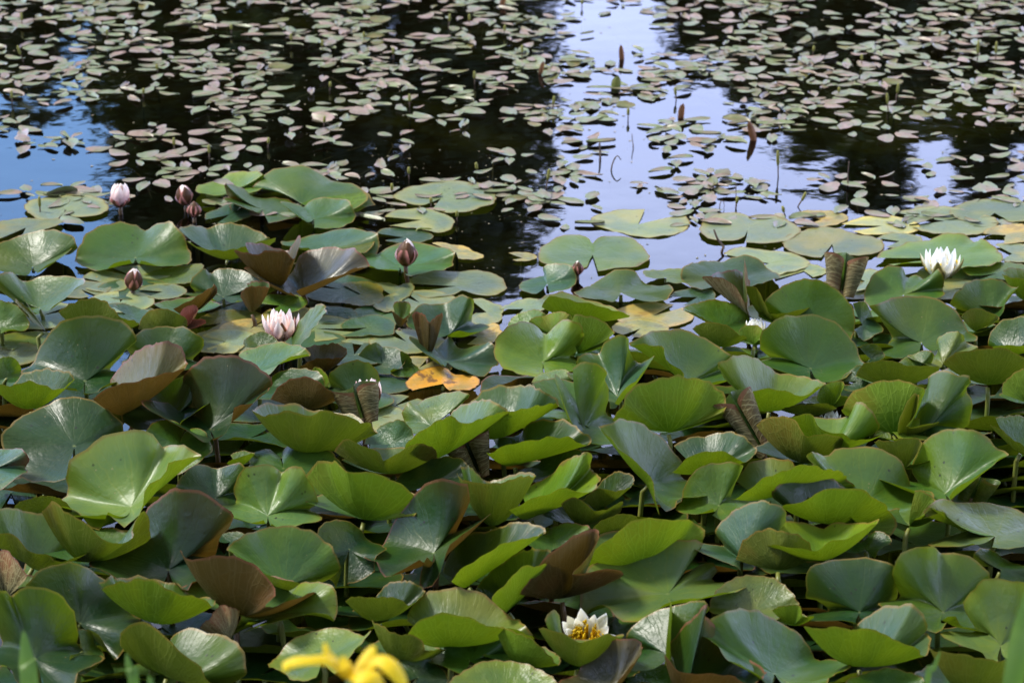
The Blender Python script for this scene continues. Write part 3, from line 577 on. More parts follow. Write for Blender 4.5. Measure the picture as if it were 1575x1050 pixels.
def leaf_surface(base, rim, seed, nr=9, ns=66, ruffle=0.020, flat=False):
    """rim: offsets of the leaf edge from the stalk point, in order from one side of the notch to the other."""
    rg = random.Random(seed)
    n = Vector((0, 0, 0))
    for i in range(len(rim)): n += rim[i].cross(rim[(i+1) % len(rim)])
    if n.z < 0: rim = rim[::-1]; n = -n
    n.normalize()
    lens = [v.length for v in rim]; dirs = [v.normalized() for v in rim]
    # parametrise by the angle swept so that samples are even
    cum = [0.0]
    for i in range(len(rim)-1): cum.append(cum[-1]+(rim[i+1]-rim[i]).length+1e-6)
    ph = [rg.uniform(0, 6.28) for _ in range(6)]; R = max(lens)
    fr = rg.choice((5, 6, 7)); fr2 = rg.choice((11, 13, 17))
    verts, uvs, faces = [], [], []
    rows = []
    for s in range(ns+1):
        f = s/ns*cum[-1]; i = 0
        while i < len(cum)-2 and cum[i+1] < f: i += 1
        t = i+(f-cum[i])/(cum[i+1]-cum[i])
        d = catmull(dirs, t); L = catmull(lens, t)
        if d.length < 1e-4: d = dirs[i].copy()
        d = d.normalized()
        th = 2*pi*s/ns
        L *= 1+0.010*sin(fr2*th+ph[0])+0.008*sin(23*th+ph[1])+rg.uniform(-.006, .006)
        rows.append((d, L, th))
    for k in range(nr+1):
        r = (k/nr)**0.85
        g = r**0.85
        for (d, L, th) in rows:
            df = d-n*d.dot(n)
            p = (d*g+df*(1-g))*r*L
            w = ruffle*R*r**5*(sin(fr*th+ph[2])*0.65+0.5*sin(fr2*th+ph[3]))+0.010*R*r*sin(3*th+ph[4])
            verts.append(base+p+n*w)
            a = 0.06+th*(1-0.12/6.28); uvs.append((0.5+0.5*r*cos(a), 0.5+0.5*r*sin(a)))
    m = ns+1
    for it in range(5):                      # relax the inner rings so that the blade bows instead of pleating
        for k in range(1, nr):
            wgt = 0.5*(1-k/nr)**0.6; row = [verts[k*m+s].copy() for s in range(m)]
            for s in range(1, ns): verts[k*m+s] = row[s].lerp((row[s-1]+row[s+1])*0.5, wgt)
    for k in range(nr):
        for s in range(ns):
            a, b, c, d = k*m+s, k*m+s+1, (k+1)*m+s+1, (k+1)*m+s
            faces.append((d, c, b) if k == 0 else (a, d, c, b))
    return verts, faces, uvs, n
def fix_winding(verts, faces, n):
    """upper face = front: flip when the mean face normal disagrees with the leaf normal"""
    acc = Vector((0, 0, 0))
    for f in faces[::7]:
        if len(f) >= 3: acc += (verts[f[1]]-verts[f[0]]).cross(verts[f[-1]]-verts[f[0]])
    return faces if acc.dot(n) > 0 else [tuple(reversed(f)) for f in faces]
LEAF_INFO = []; LEAF_POLY = []
BED_Z = -0.55
def add_leaf(idx, line):
    p = line.split('|'); ox, oy, sc = CROPS[p[0]]; kind = p[1]
    P = lambda s: (ox+float(s.split(',')[0])/sc, oy+float(s.split(',')[1])/sc)
    bx, by = P(p[2]); top, und = p[4].split(',')[:2]
    opts = dict(q.split('=') for q in p[5].split(' ')) if len(p) > 5 and p[5] else {}
    pts = []
    if kind == 'U':
        a = p[3].split('/')
        for q in a[0].split(): pts.append(P(q.rstrip('ta'))+(1,))
        if len(a) > 1:
            for q in a[1].split(): pts.append(P(q.rstrip('ta'))+(-1,))
    else:
        for q in p[3].split():
            sg = 1 if q.endswith('t') else -1 if q.endswith('a') else 0
            x, y = P(q.rstrip('ta')); pts.append((x, y, sg if sg else (-1 if y < by else 1)))
    rg = random.Random(idx*13+5)
    if kind == 'P':
        z = 0.0014+0.0009*(idx % 6)
        base = at_z(bx, by, z); rim = [at_z(x, y, z)-base for (x, y, s) in pts]
        R = max(v.length for v in rim)
        for v in rim: v.z = 0.0004+0.0025*rg.random()**2
        ruf = 0.012
    else:
        hmin = 0.010+0.095*min(1, max(0, (by-430)/220)) + float(opts.get('dz', 0))
        pocket = 470 < bx < 775 and by < 628
        if pocket: hmin = 0.012
        dd = [math.hypot(x-bx, y-by) for (x, y, s) in pts]
        R = max(dd)*float(opts.get('r', 0.92))
        def build(z):
            base = at_z(bx, by, z); D = depth_of(base); k = D/FPX; tow = (EYE-base).normalized(); rim = []
            for (x, y, s), d in zip(pts, dd):
                off = C_R*((x-bx)*k)+C_U*((by-y)*k)
                q = math.sqrt(max(0, R*R-d*d))*k
                rim.append(off+tow*(q*s))
            if kind == 'U' and '/' not in p[3]:
                e = RAD(float(opts.get('far', 8)))
                for a in (25, 60, 95, 130, 160):
                    rim.append(Vector((cos(RAD(a))*cos(e), sin(RAD(a))*cos(e), sin(e)))*R*k*0.95)
            return base, rim
        z = hmin
        base, rim = build(z)
        low = min(v.z for v in rim)
        if z+low < 0.012 and by > 500 and not pocket: z = min(0.012-low, 0.16); base, rim = build(z)
        for v in rim:
            if base.z+v.z < 0.008: v.z = 0.008-base.z
        ruf = 0.020
    vs, fs, uvs, n = leaf_surface(base, rim, idx, ruffle=ruf)
    fs = fix_winding(vs, fs, n)
    if kind != 'P':
        for v in vs:
            if v.z < 0.006: v.z = 0.006
    foot = Vector((base.x, base.y, 0.0))
    root = empty('lily_pad' if kind == 'P' else 'lily_leaf', foot)
    vs = [v-foot for v in vs]
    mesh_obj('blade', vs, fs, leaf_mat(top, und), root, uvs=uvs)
    # stalk from the underside of the blade down to the pond bed
    h = base.z; b = Vector((0, 0, h-0.002)); sway = Vector((rg.uniform(-.05, .05), rg.uniform(-.02, .05), 0))
    path = [b-n*0.0035, b-n*min(0.02, h*0.6+0.008)*0.9]
    q0 = path[-1]
    for f in (0.25, 0.5, 0.75, 1.0): path.append(Vector((q0.x+sway.x*f, q0.y+sway.y*f, q0.z+(BED_Z-q0.z)*f)))
    tv, tf = tube(path, [0.0034, 0.0042, 0.0045, 0.0045, 0.0048, 0.005], 7)
    mesh_obj('stalk', tv, tf, M_STALKB if und in ('brown', 'red') else M_STALK, root)
    LEAF_POLY.append(([v+foot for v in vs], fs))
    LEAF_INFO.append(dict(o=root, kind=kind, top=top, und=und, R=R if kind == 'P' else R*depth_of(base)/FPX, c=base+sum(rim, Vector((0, 0, 0)))/len(rim)))
    return root
for i, ln in enumerate([l for l in LEAVES.strip().split('\n') if l.strip()]): add_leaf(i, ln)

# ------------------------------------------------------------------ shaded lower leaves under the raised canopy
FILL_GROUP = 'shaded lower leaves under the raised canopy'
rgf = random.Random(31); fill_n = 0
GX, GY, GS = 160, 66, 10                                  # which places the raised leaves leave open
cov = [[0]*GX for _ in range(GY)]
def zone(x):
    return lerp_tab([(-100, 545), (300, 560), (360, 650), (740, 650), (800, 560), (1000, 520), (1250, 490), (1700, 440)], x)
def lerp_tab(tab, x):
    for (a, va), (b, vb) in zip(tab, tab[1:]):
        if x <= b: return va+(vb-va)*max(0, min(1, (x-a)/(b-a)))
    return tab[-1][1]
def cover(verts, faces):
    P = [to_px(v) for v in verts]
    for f in faces:
        for k in range(1, len(f)-1):
            (ax, ay), (bx, by), (cx, cy) = P[f[0]], P[f[k]], P[f[k+1]]
            for j in range(max(0, int((min(ay, by, cy)-400)//GS)), min(GY-1, int((max(ay, by, cy)-400)//GS))+1):
                for i in range(max(0, int(min(ax, bx, cx)//GS)), min(GX-1, int(max(ax, bx, cx)//GS))+1):
                    x, y = i*GS+5, 405+j*GS
                    d1 = (bx-ax)*(y-ay)-(by-ay)*(x-ax); d2 = (cx-bx)*(y-by)-(cy-by)*(x-bx); d3 = (ax-cx)*(y-cy)-(ay-cy)*(x-cx)
                    if (d1 >= 0 and d2 >= 0 and d3 >= 0) or (d1 <= 0 and d2 <= 0 and d3 <= 0): cov[j][i] = 1
for vs, fs in LEAF_POLY: cover(vs, fs)
def open_score(i, j, test):
    n = 0
    for jj in range(max(0, j-3), min(GY, j+4)):
        for ii in range(max(0, i-5), min(GX, i+6)):
            if not cov[jj][ii] and test(ii*GS, 405+jj*GS): n += 1
    return n
def grab(test, minscore):
    best = max(((open_score(i, j, test), i, j) for j in range(0, GY, 2) for i in range(0, GX, 2) if not cov[j][i] and test(i*GS, 405+j*GS)), key=lambda q: q[0], default=(0, 0, 0))
    return None if best[0] < minscore else best
canopy = lambda x, y: y > zone(x)
while fill_n < 118:
    best = grab(canopy, 2)
    if not best: break
    x, y = best[1]*GS+5, 405+best[2]*GS
    z = rgf.uniform(0.010, 0.026); R = rgf.uniform(0.075, 0.100); a0 = rgf.uniform(0.3, 2.8); up = RAD(rgf.uniform(14, 34)); sd = RAD(rgf.uniform(-30, 30))
    rim = []; base = at_z(x, y, z)
    for k in range(13):
        a = a0+RAD(10)+k*RAD(340)/12; e = up*max(0.0, -sin(a+sd))**0.7+RAD(5)*sin(3*a)
        e = max(e, math.asin(max(-1, min(1, (0.008-z)/R))))
        rim.append(Vector((cos(a)*R*cos(e), sin(a)*R*cos(e), R*sin(e))))
    pr = [to_px(base+v) for v in rim]; ox_ = sum(q[0] for q in pr)/13-x; oy_ = sum(q[1] for q in pr)/13-y
    base = at_z(x-ox_, y-oy_, z)
    vs, fs, uvs, n = leaf_surface(base, rim, 900+fill_n, nr=6, ns=44); fs = fix_winding(vs, fs, n)
    cover(vs, fs); cov[best[2]][best[1]] = 1
    foot = Vector((base.x, base.y, 0)); root = empty('lily_leaf', foot)
    tp = rgf.choice(('dark', 'dark', 'wax')); un = rgf.choice(('olive', 'brown', 'olive'))
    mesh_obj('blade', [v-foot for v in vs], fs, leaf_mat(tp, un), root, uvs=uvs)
    tv, tf = tube([Vector((0, 0, z-0.004)), Vector((0.004, 0.004, z*0.3)), Vector((0.02, 0.02, BED_Z))], [0.0034, 0.0042, 0.005], 6)
    mesh_obj('stalk', tv, tf, M_STALK, root)
    LEAF_INFO.append(dict(o=root, kind='L', top=tp, und=un, R=R, c=base)); fill_n += 1
# flat pads closing most of the water between the canopy and the open pond
pad_n = 0
def padzone(x, y):
    lo = lerp_tab([(-60, 400), (80, 425), (140, 410), (340, 405), (560, 420), (800, 480), (1000, 470), (1300, 420), (1700, 400)], x)
    return lo < y <= zone(x)+8 and not (620 < x < 770 and 590 < y < 640)
while pad_n < 46:
    best = grab(padzone, 9)
    if not best: break
    x, y = best[1]*GS+5, 405+best[2]*GS; z = 0.0008+0.0007*(pad_n % 5); base = at_z(x, y, z); R = rgf.uniform(0.055, 0.085); a0 = rgf.uniform(0, 6.28); el = rgf.uniform(0.86, 1.0)
    rim = [Vector((cos(a0+RAD(9)+k*RAD(342)/14)*R, sin(a0+RAD(9)+k*RAD(342)/14)*R*el, 0.0003+0.002*rgf.random()**3)) for k in range(15)]
    vs, fs, uvs, n = leaf_surface(base, rim, 1200+pad_n, nr=6, ns=48, ruffle=0.006); fs = fix_winding(vs, fs, n)
    cover(vs, fs); cov[best[2]][best[1]] = 1
    for v in vs: v.z = max(v.z, 0.0006)
    foot = Vector((base.x, base.y, 0)); root = empty('lily_pad', foot)
    tp = rgf.choice(('pad', 'pad', 'pale', 'blue', 'murk', 'ypad'))
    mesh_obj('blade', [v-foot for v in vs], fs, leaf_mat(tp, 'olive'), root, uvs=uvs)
    tv, tf = tube([Vector((0, 0, -0.003)), Vector((0.004, 0.004, -0.06)), Vector((0.03, 0.03, BED_Z))], [0.0034, 0.0042, 0.005], 6)
    mesh_obj('stalk', tv, tf, M_STALK, root)
    LEAF_INFO.append(dict(o=root, kind='P', top=tp, und='olive', R=R, c=base)); pad_n += 1
print('pads', pad_n)
print('fill leaves', fill_n)

# ------------------------------------------------------------------ rolled, scroll-shaped young or dying leaves
def scroll(label, bx, by, tx, ty, hw, z, und, top='wax', lean=0.0, turn=6.1, taper=0.6, seed=0):
    base = at_z(bx, by, z); k = depth_of(base)/FPX; tow = (EYE-base).normalized()
    ax = C_R*((tx-bx)*k)+C_U*((by-ty)*k)+tow*lean; H = ax.length; ax.normalize()
    side = ax.cross(tow).normalized() * (-1); back = -(ax.cross(side)).normalized()
    if back.dot(tow) > 0: back = -back
    rg = random.Random(seed); rho = hw*k/2; nw, nh = 40, 12
    vs, uvs, fs = [], [], []
    for j in range(nh+1):
        h = j/nh
        for i in range(nw+1):
            w = -1+2*i/nw; s = abs(w); sg = 1 if w >= 0 else -1
            a = pi-turn*s; rr = rho*(1-0.16*s)*(taper+(1-taper)*h)*(1+0.05*sin(5*h+w*3))
            cx = rho*(taper+(1-taper)*h)
            px = sg*(cx+rr*cos(a)); py = rr*sin(a)
            hh = H*h*(1-0.16*s*s-0.05*(1-s))+0.004*sin(9*w+seed)*h
            vs.append(base+ax*hh+side*px+back*py)
            uvs.append((0.5+0.42*w*(0.4+0.6*h), 0.08+0.86*h))
    m = nw+1
    for j in range(nh):
        for i in range(nw): fs.append((j*m+i, j*m+i+1, (j+1)*m+i+1, (j+1)*m+i))
    foot = Vector((base.x, base.y, 0)); root = empty('rolled_lily_leaf', foot)
    me = [v-foot for v in vs]
    # outside of the roll is the leaf's underside
    f0 = fs[(nh//2)*nw+3*nw//4]; nn = (vs[f0[1]]-vs[f0[0]]).cross(vs[f0[3]]-vs[f0[0]])
    tc_ = base+ax*((vs[f0[0]]-base).dot(ax))+side*(rho*(taper+(1-taper)*0.5))
    if nn.dot(tc_-vs[f0[0]]) < 0: fs = [tuple(reversed(f)) for f in fs]
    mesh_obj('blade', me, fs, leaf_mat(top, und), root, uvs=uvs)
    tv, tf = tube([Vector((0, 0, base.z))+ax*0.01, Vector((0, 0, base.z-0.01)), Vector((0.01, 0.02, -0.2)), Vector((0.02, 0.04, BED_Z))], [0.004, 0.0045, 0.005, 0.005], 7)
    mesh_obj('stalk', tv, tf, M_STALKB, root)
    return tag(root, label, 'leaf', 'rolled lily leaves')
scroll('dry tan leaf rolled into two upright scrolls with pale veins, beside the floating pads', 1293, 455, 1303, 388, 36, 0.012, 'tan', seed=1)
scroll('brown veined leaf rolled into a leaning cone among raised green leaves', 1178, 700, 1122, 602, 34, 0.07, 'tan', taper=0.35, seed=2)
scroll('small olive rolled leaf standing in front of the half hidden pink flower', 560, 652, 543, 590, 40, 0.075, 'tan', seed=3)
scroll('cream edged leaf unrolling upright between lime green cups', 740, 735, 712, 668, 42, 0.07, 'tan', 'dark', taper=0.35, seed=4)
scroll('short olive leaf rolled like a tube beside a glossy raised leaf', 1490, 775, 1512, 728, 32, 0.07, 'olive', seed=5)

# ------------------------------------------------------------------ flowers
def petal_mat(name, base_c, mid_c, tip_c, back_c=None, edge=None):
    t = NT(name); uv = t.n.new('ShaderNodeUVMap').outputs[0]; sp = t.n.new('ShaderNodeSeparateXYZ'); t.l.new(uv, sp.inputs[0])
    u = sp.outputs[1]
    c = t.mix(t.smooth(u, 0.0, 0.45), base_c, mid_c); c = t.mix(t.smooth(u, 0.45, 1.0), c, tip_c)
    st = t.noise(t.vm('MULTIPLY', uv, (26, 2.0, 1)), 1.0, 2)
    c = t.mix(t.math('MULTIPLY', t.smooth(st, 0.45, 0.75), 0.25), c, tuple(q*0.86 for q in mid_c))
    if back_c:
        bf = t.n.new('ShaderNodeNewGeometry').outputs['Backfacing']
        ex = t.math('ABSOLUTE', t.math('SUBTRACT', sp.outputs[0], 0.5))
        bc = t.mix(t.smooth(st, 0.35, 0.7), back_c, tuple(q*0.6 for q in back_c))
        bc = t.mix(t.math('MULTIPLY', t.smooth(ex, 0.33, 0.46), 0.9), bc, edge)
        c = t.mix(bf, c, bc)
    p = t.pbsdf(c, 0.5, 0.35, t.bump(st, 0.3, 0.001))
    return t.done(t.mixs(0.38, p, t.transl(c)))
M_PET = {'pink': petal_mat('petal_pink', (0.76, 0.22, 0.25), (0.92, 0.62, 0.56), (0.95, 0.87, 0.78)),
         'white': petal_mat('petal_white', (0.78, 0.70, 0.26), (0.90, 0.89, 0.76), (0.92, 0.92, 0.86))}
M_SEP = {'pink': petal_mat('sepal_brown', (0.6, 0.3, 0.35), (0.75, 0.5, 0.5), (0.75, 0.55, 0.5), (0.120, 0.055, 0.018), (0.60, 0.24, 0.19)),
         'white': petal_mat('sepal_olive', (0.6, 0.6, 0.3), (0.75, 0.75, 0.6), (0.75, 0.72, 0.55), (0.15, 0.13, 0.03), (0.55, 0.50, 0.26))}
M_STAM = simple('stamen_yellow', (0.86, 0.58, 0.012), (0.88, 0.66, 0.02), 60, 0.5, (0.85, 0.6, 0.02))
def petal(L, wd, phi0, phi1, cup, nt=9, nw=6, tipw=0.0):
    """one petal in its own frame: grows in +Z, opens towards +X; phi = angle from the vertical"""
    vs, uvs, fs = [], [], []; x = z = 0.0
    for j in range(nt+1):
        t = j/nt; ph = phi0+(phi1-phi0)*t
        if j: x += sin(ph)*L/nt; z += cos(ph)*L/nt
        w = wd*(sin(pi*min(1, 0.10+0.90*t)**0.80)**0.75 if t < 1 else 0.0)
        w = max(w, wd*0.04)
        for i in range(nw+1):
            s = -1+2*i/nw; k = cup*w*s*s
            vs.append(Vector((x-cos(ph)*k, w*s*0.5*(1-0.12*s*s), z+sin(ph)*k))); uvs.append((0.5+0.5*s, t))
    m = nw+1
    for j in range(nt):
        for i in range(nw): fs.append((j*m+i, j*m+i+1, (j+1)*m+i+1, (j+1)*m+i))
    return vs, fs, uvs
FLOWERS = []
def flower(label, bx, by, z, size, colr, openness, whorls, tilt=(0, 0), stam=False, seed=0, sep_len=1.0, sep_rot=0.0, stalk_top=None, cat='flower', sep_open=None, name='water_lily_flower'):
    rg = random.Random(seed); base = at_z(bx, by, z)
    root = empty(name, base); k = depth_of(base)/FPX; L = size*k
    rot = Matrix.Rotation(RAD(tilt[0]), 4, 'Y') @ Matrix.Rotation(RAD(tilt[1]), 4, 'X')
    o = openness
    so = o if sep_open is None else sep_open
    for q in range(4):
        a = sep_rot+q*pi/2+rg.uniform(-.1, .1)
        v, f, u = petal(L*sep_len*0.98, L*(0.46 if o > 0.3 else 0.74), RAD(78+10*so), RAD(-52+92*so), 0.26); f = [tuple(reversed(g)) for g in f]
        R4 = rot @ Matrix.Rotation(a, 4, 'Z')
        mesh_obj('sepal', [R4 @ p for p in v], f, M_SEP[colr], root, uvs=u)
    for wi, (n, ln, wd, dphi) in enumerate(whorls):
        for q in range(n):
            a = sep_rot+pi/4+wi*0.37+q*2*pi/n+rg.uniform(-.08, .08)
            v, f, u = petal(L*ln*rg.uniform(0.95, 1.04), L*wd, RAD(74+12*o-dphi*0.8), RAD(-54+94*o-dphi*0.8), 0.20+0.12*(1-o))
            R4 = rot @ Matrix.Rotation(a, 4, 'Z') @ Matrix.Translation((0.0, 0, L*0.02*wi))
            mesh_obj('petal', [R4 @ p for p in v], f, M_PET[colr], root, uvs=u)
    if stam:
        vs, fs = [], []
        for q in range(64):
            a = rg.uniform(0, 2*pi); r0 = L*0.28*math.sqrt(rg.random()); r1 = r0*1.5+L*0.03; h = L*rg.uniform(0.34, 0.50)
            p0 = Vector((cos(a)*r0*0.7, sin(a)*r0*0.7, L*0.10)); p1 = Vector((cos(a)*r1, sin(a)*r1, L*0.1+h*0.7)); p2 = Vector((cos(a)*r1*0.85, sin(a)*r1*0.85, L*0.1+h))
            v, f = tube([p0, p1, p2], [L*0.022, L*0.030, L*0.014], 5); o_ = len(vs); vs += [rot @ p for p in v]; fs += [tuple(i+o_ for i in g) for g in f]
        mesh_obj('stamens', vs, fs, M_STAM, root)
    tv, tf = tube([Vector((0, 0, 0.004)), Vector((0, 0, -0.012)), Vector((0.01, 0.01, -z*0.5-0.06)), Vector((0.02, 0.03, BED_Z-base.z))], [0.0045, 0.0045, 0.0048, 0.005], 7)
    mesh_obj('stalk', tv, tf, M_STALKB if colr == 'pink' else M_STALK, root)
    FLOWERS.append((label, root)); return tag(root, label, cat)
W4 = [(7, 1.0, 0.42, 0), (7, 0.95, 0.38, 14), (6, 0.86, 0.34, 26), (5, 0.74, 0.28, 36)]
W3 = [(6, 1.0, 0.48, 0), (6, 0.94, 0.42, 12), (5, 0.82, 0.34, 22)]
WB = [(6, 1.0, 0.54, 4), (5, 0.96, 0.46, 10)]
flower('half open pale pink lily flower standing clear of the water on a brown stalk', 185, 319, 0.016, 47, 'pink', 0.22, WB, tilt=(2, 8), seed=1, sep_rot=-1.3, sep_len=0.86, sep_open=0.12)
flower('pink lily bud with brown sepals parted, just above a closed brown bud', 286, 316, 0.014, 41, 'pink', 0.05, WB, tilt=(-7, 4), seed=2, sep_rot=-1.0, sep_open=0.06)
flower('closed brown lily bud showing no petals, resting on the dark water', 299, 335, 0.010, 35, 'pink', -0.06, [(4, 0.9, 0.5, 4)], seed=3, sep_rot=-1.57, sep_len=1.02, cat='bud', name='water_lily_bud', sep_open=-0.14)
flower('pink lily bud speckled with tiny black insects, one brown sepal peeled aside', 204, 447, 0.008, 44, 'pink', 0.06, WB, tilt=(8, 0), seed=4, sep_rot=-2.1, sep_open=0.05)
flower('upright brown bud with pink and white petal stripes above a tilted leaf', 624, 410, 0.040, 55, 'pink', -0.02, WB, tilt=(4, -3), seed=5, sep_rot=-1.15, cat='bud', name='water_lily_bud', sep_open=-0.06)
flower('wide open pink flower with a dark brown front sepal, among upright leaves', 432, 526, 0.030, 58, 'pink', 0.52, W4, seed=6, sep_rot=-1.45, sep_len=0.92, sep_open=0.42)
flower('pale pink flower half hidden behind a small olive rolled leaf', 566, 628, 0.062, 54, 'pink', 0.36, W3, seed=7, sep_rot=-0.5)
flower('small closed brown bud with a white tip beside a notched floating pad', 888, 424, 0.008, 31, 'pink', -0.04, [(4, 1.0, 0.5, 4)], seed=8, sep_rot=-1.2, cat='bud', name='water_lily_bud', sep_open=-0.1)
flower('open cream white flower with pointed petals beside the pale floating pads', 1447, 430, 0.030, 58, 'white', 0.52, W4, seed=9, sep_rot=-1.9, stam=True, sep_open=0.62)
flower('white flower of which only petal tips show over a lime leaf fold', 1161, 520, 0.035, 36, 'white', 0.40, W3, seed=10)
flower('cream flower sunk inside a boat shaped green leaf', 1277, 662, 0.070, 36, 'white', 0.42, W3, seed=11)
flower('open white flower with a bright yellow centre cradled by a brown green leaf', 903, 994, 0.085, 70, 'white', 0.66, [(7, 1.0, 0.44, 0), (7, 0.92, 0.40, 10)], tilt=(0, 38), seed=12, stam=True, sep_rot=-0.8)

# ------------------------------------------------------------------ yellow flag iris and its blades on the near bank
def ribbon(pts, widths, nrm, fold=0.25, nw=4):
    vs, uvs, fs = [], [], []; m = len(pts)
    for j, p in enumerate(pts):
        t = (pts[min(j+1, m-1)]-pts[max(j-1, 0)]).normalized(); sd = t.cross(nrm).normalized(); up = sd.cross(t).normalized()
        for i in range(nw+1):
            s = -1+2*i/nw; vs.append(p+sd*(widths[j]*0.5*s)-up*(abs(s)**2*widths[j]*fold)); uvs.append((0.5+0.5*s, j/(m-1)))
    for j in range(m-1):
        for i in range(nw): fs.append((j*(nw+1)+i, j*(nw+1)+i+1, (j+1)*(nw+1)+i+1, (j+1)*(nw+1)+i))
    return vs, fs, uvs
M_IRIS = petal_mat('iris_petal_yellow', (0.62, 0.40, 0.005), (0.80, 0.56, 0.008), (0.84, 0.62, 0.012))
M_BLADE = simple('iris_blade_green', (0.07, 0.15, 0.02), (0.13, 0.22, 0.035), 25, 0.45, (0.16, 0.30, 0.02), 0.4, 0.0006, 0.35)
ID = 2.3
def smoothpath(P, n=10): return [catmull(P, (len(P)-1)*i/n) for i in range(n+1)]
ir = at_depth(531, 1036, ID); iris = empty('yellow_iris', Vector((ir.x+0.02, ir.y, 0.16)))
tag(iris, 'bright yellow iris flower with drooping petals in front of the lily leaves', 'flower')
LOC = lambda cx, cy, dz=0.0: at_depth(400+cx/3.5, 750+cy/3.5, ID-dz)-iris.location
def iris_petal(name, P, Wd, fold=0.2):
    pts = smoothpath([LOC(*q) for q in P], 12); ws = [max(0.0015, catmull(Wd, (len(Wd)-1)*i/12)/3.5*ID/FPX) for i in range(13)]
    v, f, u = ribbon(pts, ws, (EYE-iris.location).normalized()*0.6+Vector((0, 0, 0.8)), fold); mesh_obj(name, v, f, M_IRIS, iris, uvs=u)
iris_petal('fall', [(490, 1010, 0), (430, 950, .01), (360, 915, .015), (270, 920, .02), (190, 925, .02), (140, 955, .02), (150, 985, .02)], [70, 95, 80, 62, 70, 66, 20])
iris_petal('fall', [(540, 1010, 0), (590, 940, .01), (650, 915, .015), (710, 955, .02), (755, 1015, .02), (790, 1080, .02)], [60, 80, 90, 100, 80, 30])
iris_petal('fall', [(490, 1000, 0), (540, 985, .02), (590, 1020, .03), (620, 1090, .03), (630, 1160, .03)], [60, 130, 150, 130, 60])
iris_petal('standard', [(440, 985, 0), (395, 920, -.01), (362, 880, -.01), (350, 832, -.012)], [40, 52, 46, 14])
iris_petal('standard', [(510, 1000, -.005), (560, 930, -.012), (590, 890, -.015), (612, 850, -.018)], [50, 74, 76, 30])
iris_petal('standard', [(480, 1020, .01), (470, 970, .012), (455, 935, .01), (440, 905, .01)], [60, 70, 60, 24])
st = LOC(505, 1030, 0); tv, tf = tube([st, st+Vector((0.004, 0.0, -0.06)), st+Vector((0.012, 0, -0.35)), Vector((0.0, 0, -0.03))], [0.006, 0.007, 0.006, 0.007], 8)
mesh_obj('stem', tv, tf, M_BLADE, iris)
v, f, u = ribbon([st+Vector((0.008, -0.008, -0.10)), st+Vector((0.006, -0.012, -0.05)), st+Vector((0.004, -0.010, 0.0))], [0.012, 0.022, 0.004], Vector((0, -1, 0.3))); mesh_obj('spathe', v, f, M_BLADE, iris, uvs=u)
def blade(label, tip, low, wpx, D, root_dy=0.0, group='iris blades on the near bank'):
    a = at_depth(tip[0], tip[1], D); b = at_depth(low[0], low[1], D); d = (b-a).normalized()
    g = Vector((b.x+(b-a).x*1.5, b.y-0.08+root_dy, 0.14)); mid = b.lerp(g, 0.45)+Vector((d.x*0.02, 0, 0))
    pts = smoothpath([a, a.lerp(b, 0.5), b, mid, g], 20); w = wpx*D/FPX
    ws = [w*min(1.0, 0.04+(i/20*3.2)**0.8)*(1 if i < 14 else 1+0.03*(i-14)) for i in range(21)]
    v, f, u = ribbon(pts, ws, Vector((0.25, -1, 0.25)), 0.10)
    o = mesh_obj('iris_leaf', [p-g for p in v], f, M_BLADE, uvs=u); o.location = g
    return tag(o, label, 'leaf', group)
blade('broad pointed iris blade in front of a large glossy round leaf', (36, 969), (46, 1062), 27, 2.75)
blade('narrow iris blade tip beside the olive sided lily leaf', (194, 1004), (207, 1062), 17, 2.7)
blade('tiny iris blade tip just poking up', (230, 1042), (233, 1070), 9, 2.7)
blade('wide bright green iris blade leaning past the pale lily leaves', (1600, 845), (1560, 1052), 36, 2.6)
blade('thin pale grass like blade in front of the dark olive cupped leaf', (1447, 999), (1425, 1056), 10, 2.9)

# ------------------------------------------------------------------ pondweed floating over the open water
def pw_mat(name, a, b, warm):
    t = NT(name); uv = t.n.new('ShaderNodeUVMap').outputs[0]; sp = t.n.new('ShaderNodeSeparateXYZ'); t.l.new(uv, sp.inputs[0])
    rnd = t.n.new('ShaderNodeNewGeometry').outputs['Random Per Island']
    n = t.noise(t.vm('ADD', uv, t.vm('SCALE', (5.3, 9.1, 1.7), rnd)), 3.0, 3)
    c = t.mix(t.smooth(n, 0.3, 0.7), a, b)
    n2 = t.noise(t.vm('ADD', uv, t.vm('SCALE', (15.3, 2.1, 6.7), rnd)), 1.7, 3)
    c = t.mix(t.math('MULTIPLY', t.smooth(n2, 0.42, 0.66), 0.8), c, warm)
    c = t.mix(t.math('MULTIPLY', t.smooth(t.noise(t.vm('ADD', uv, t.vm('SCALE', (1.3, 12.1, 3.7), rnd)), 6.0, 4), 0.60, 0.70), 0.6), c, (0.10, 0.065, 0.035))
    c = t.mix(t.math('MULTIPLY', t.math('FRACT', t.math('MULTIPLY', rnd, 9.7)), 0.35), c, (0.06, 0.07, 0.03))
    ex = t.math('ABSOLUTE', t.math('SUBTRACT', sp.outputs[0], 0.5))
    c = t.mix(t.math('MULTIPLY', t.smooth(ex, 0.03, 0.0), 0.5), c, (0.22, 0.22, 0.08))
    v = t.math('FRACT', t.math('MULTIPLY', ex, 9.0)); h = t.smooth(v, 0.0, 0.3)
    return t.done(t.pbsdf(c, t.math('ADD', 0.28, t.math('MULTIPLY', n, 0.2)), 0.52, t.bump(h, 0.25, 0.0006)))
M_PW = [pw_mat('pondweed_green', (0.095, 0.125, 0.045), (0.165, 0.195, 0.085), (0.20, 0.14, 0.105)),
        pw_mat('pondweed_pink', (0.18, 0.115, 0.085), (0.27, 0.175, 0.145), (0.14, 0.14, 0.065)),
        pw_mat('pondweed_olive', (0.07, 0.08, 0.016), (0.13, 0.13, 0.03), (0.14, 0.09, 0.03))]
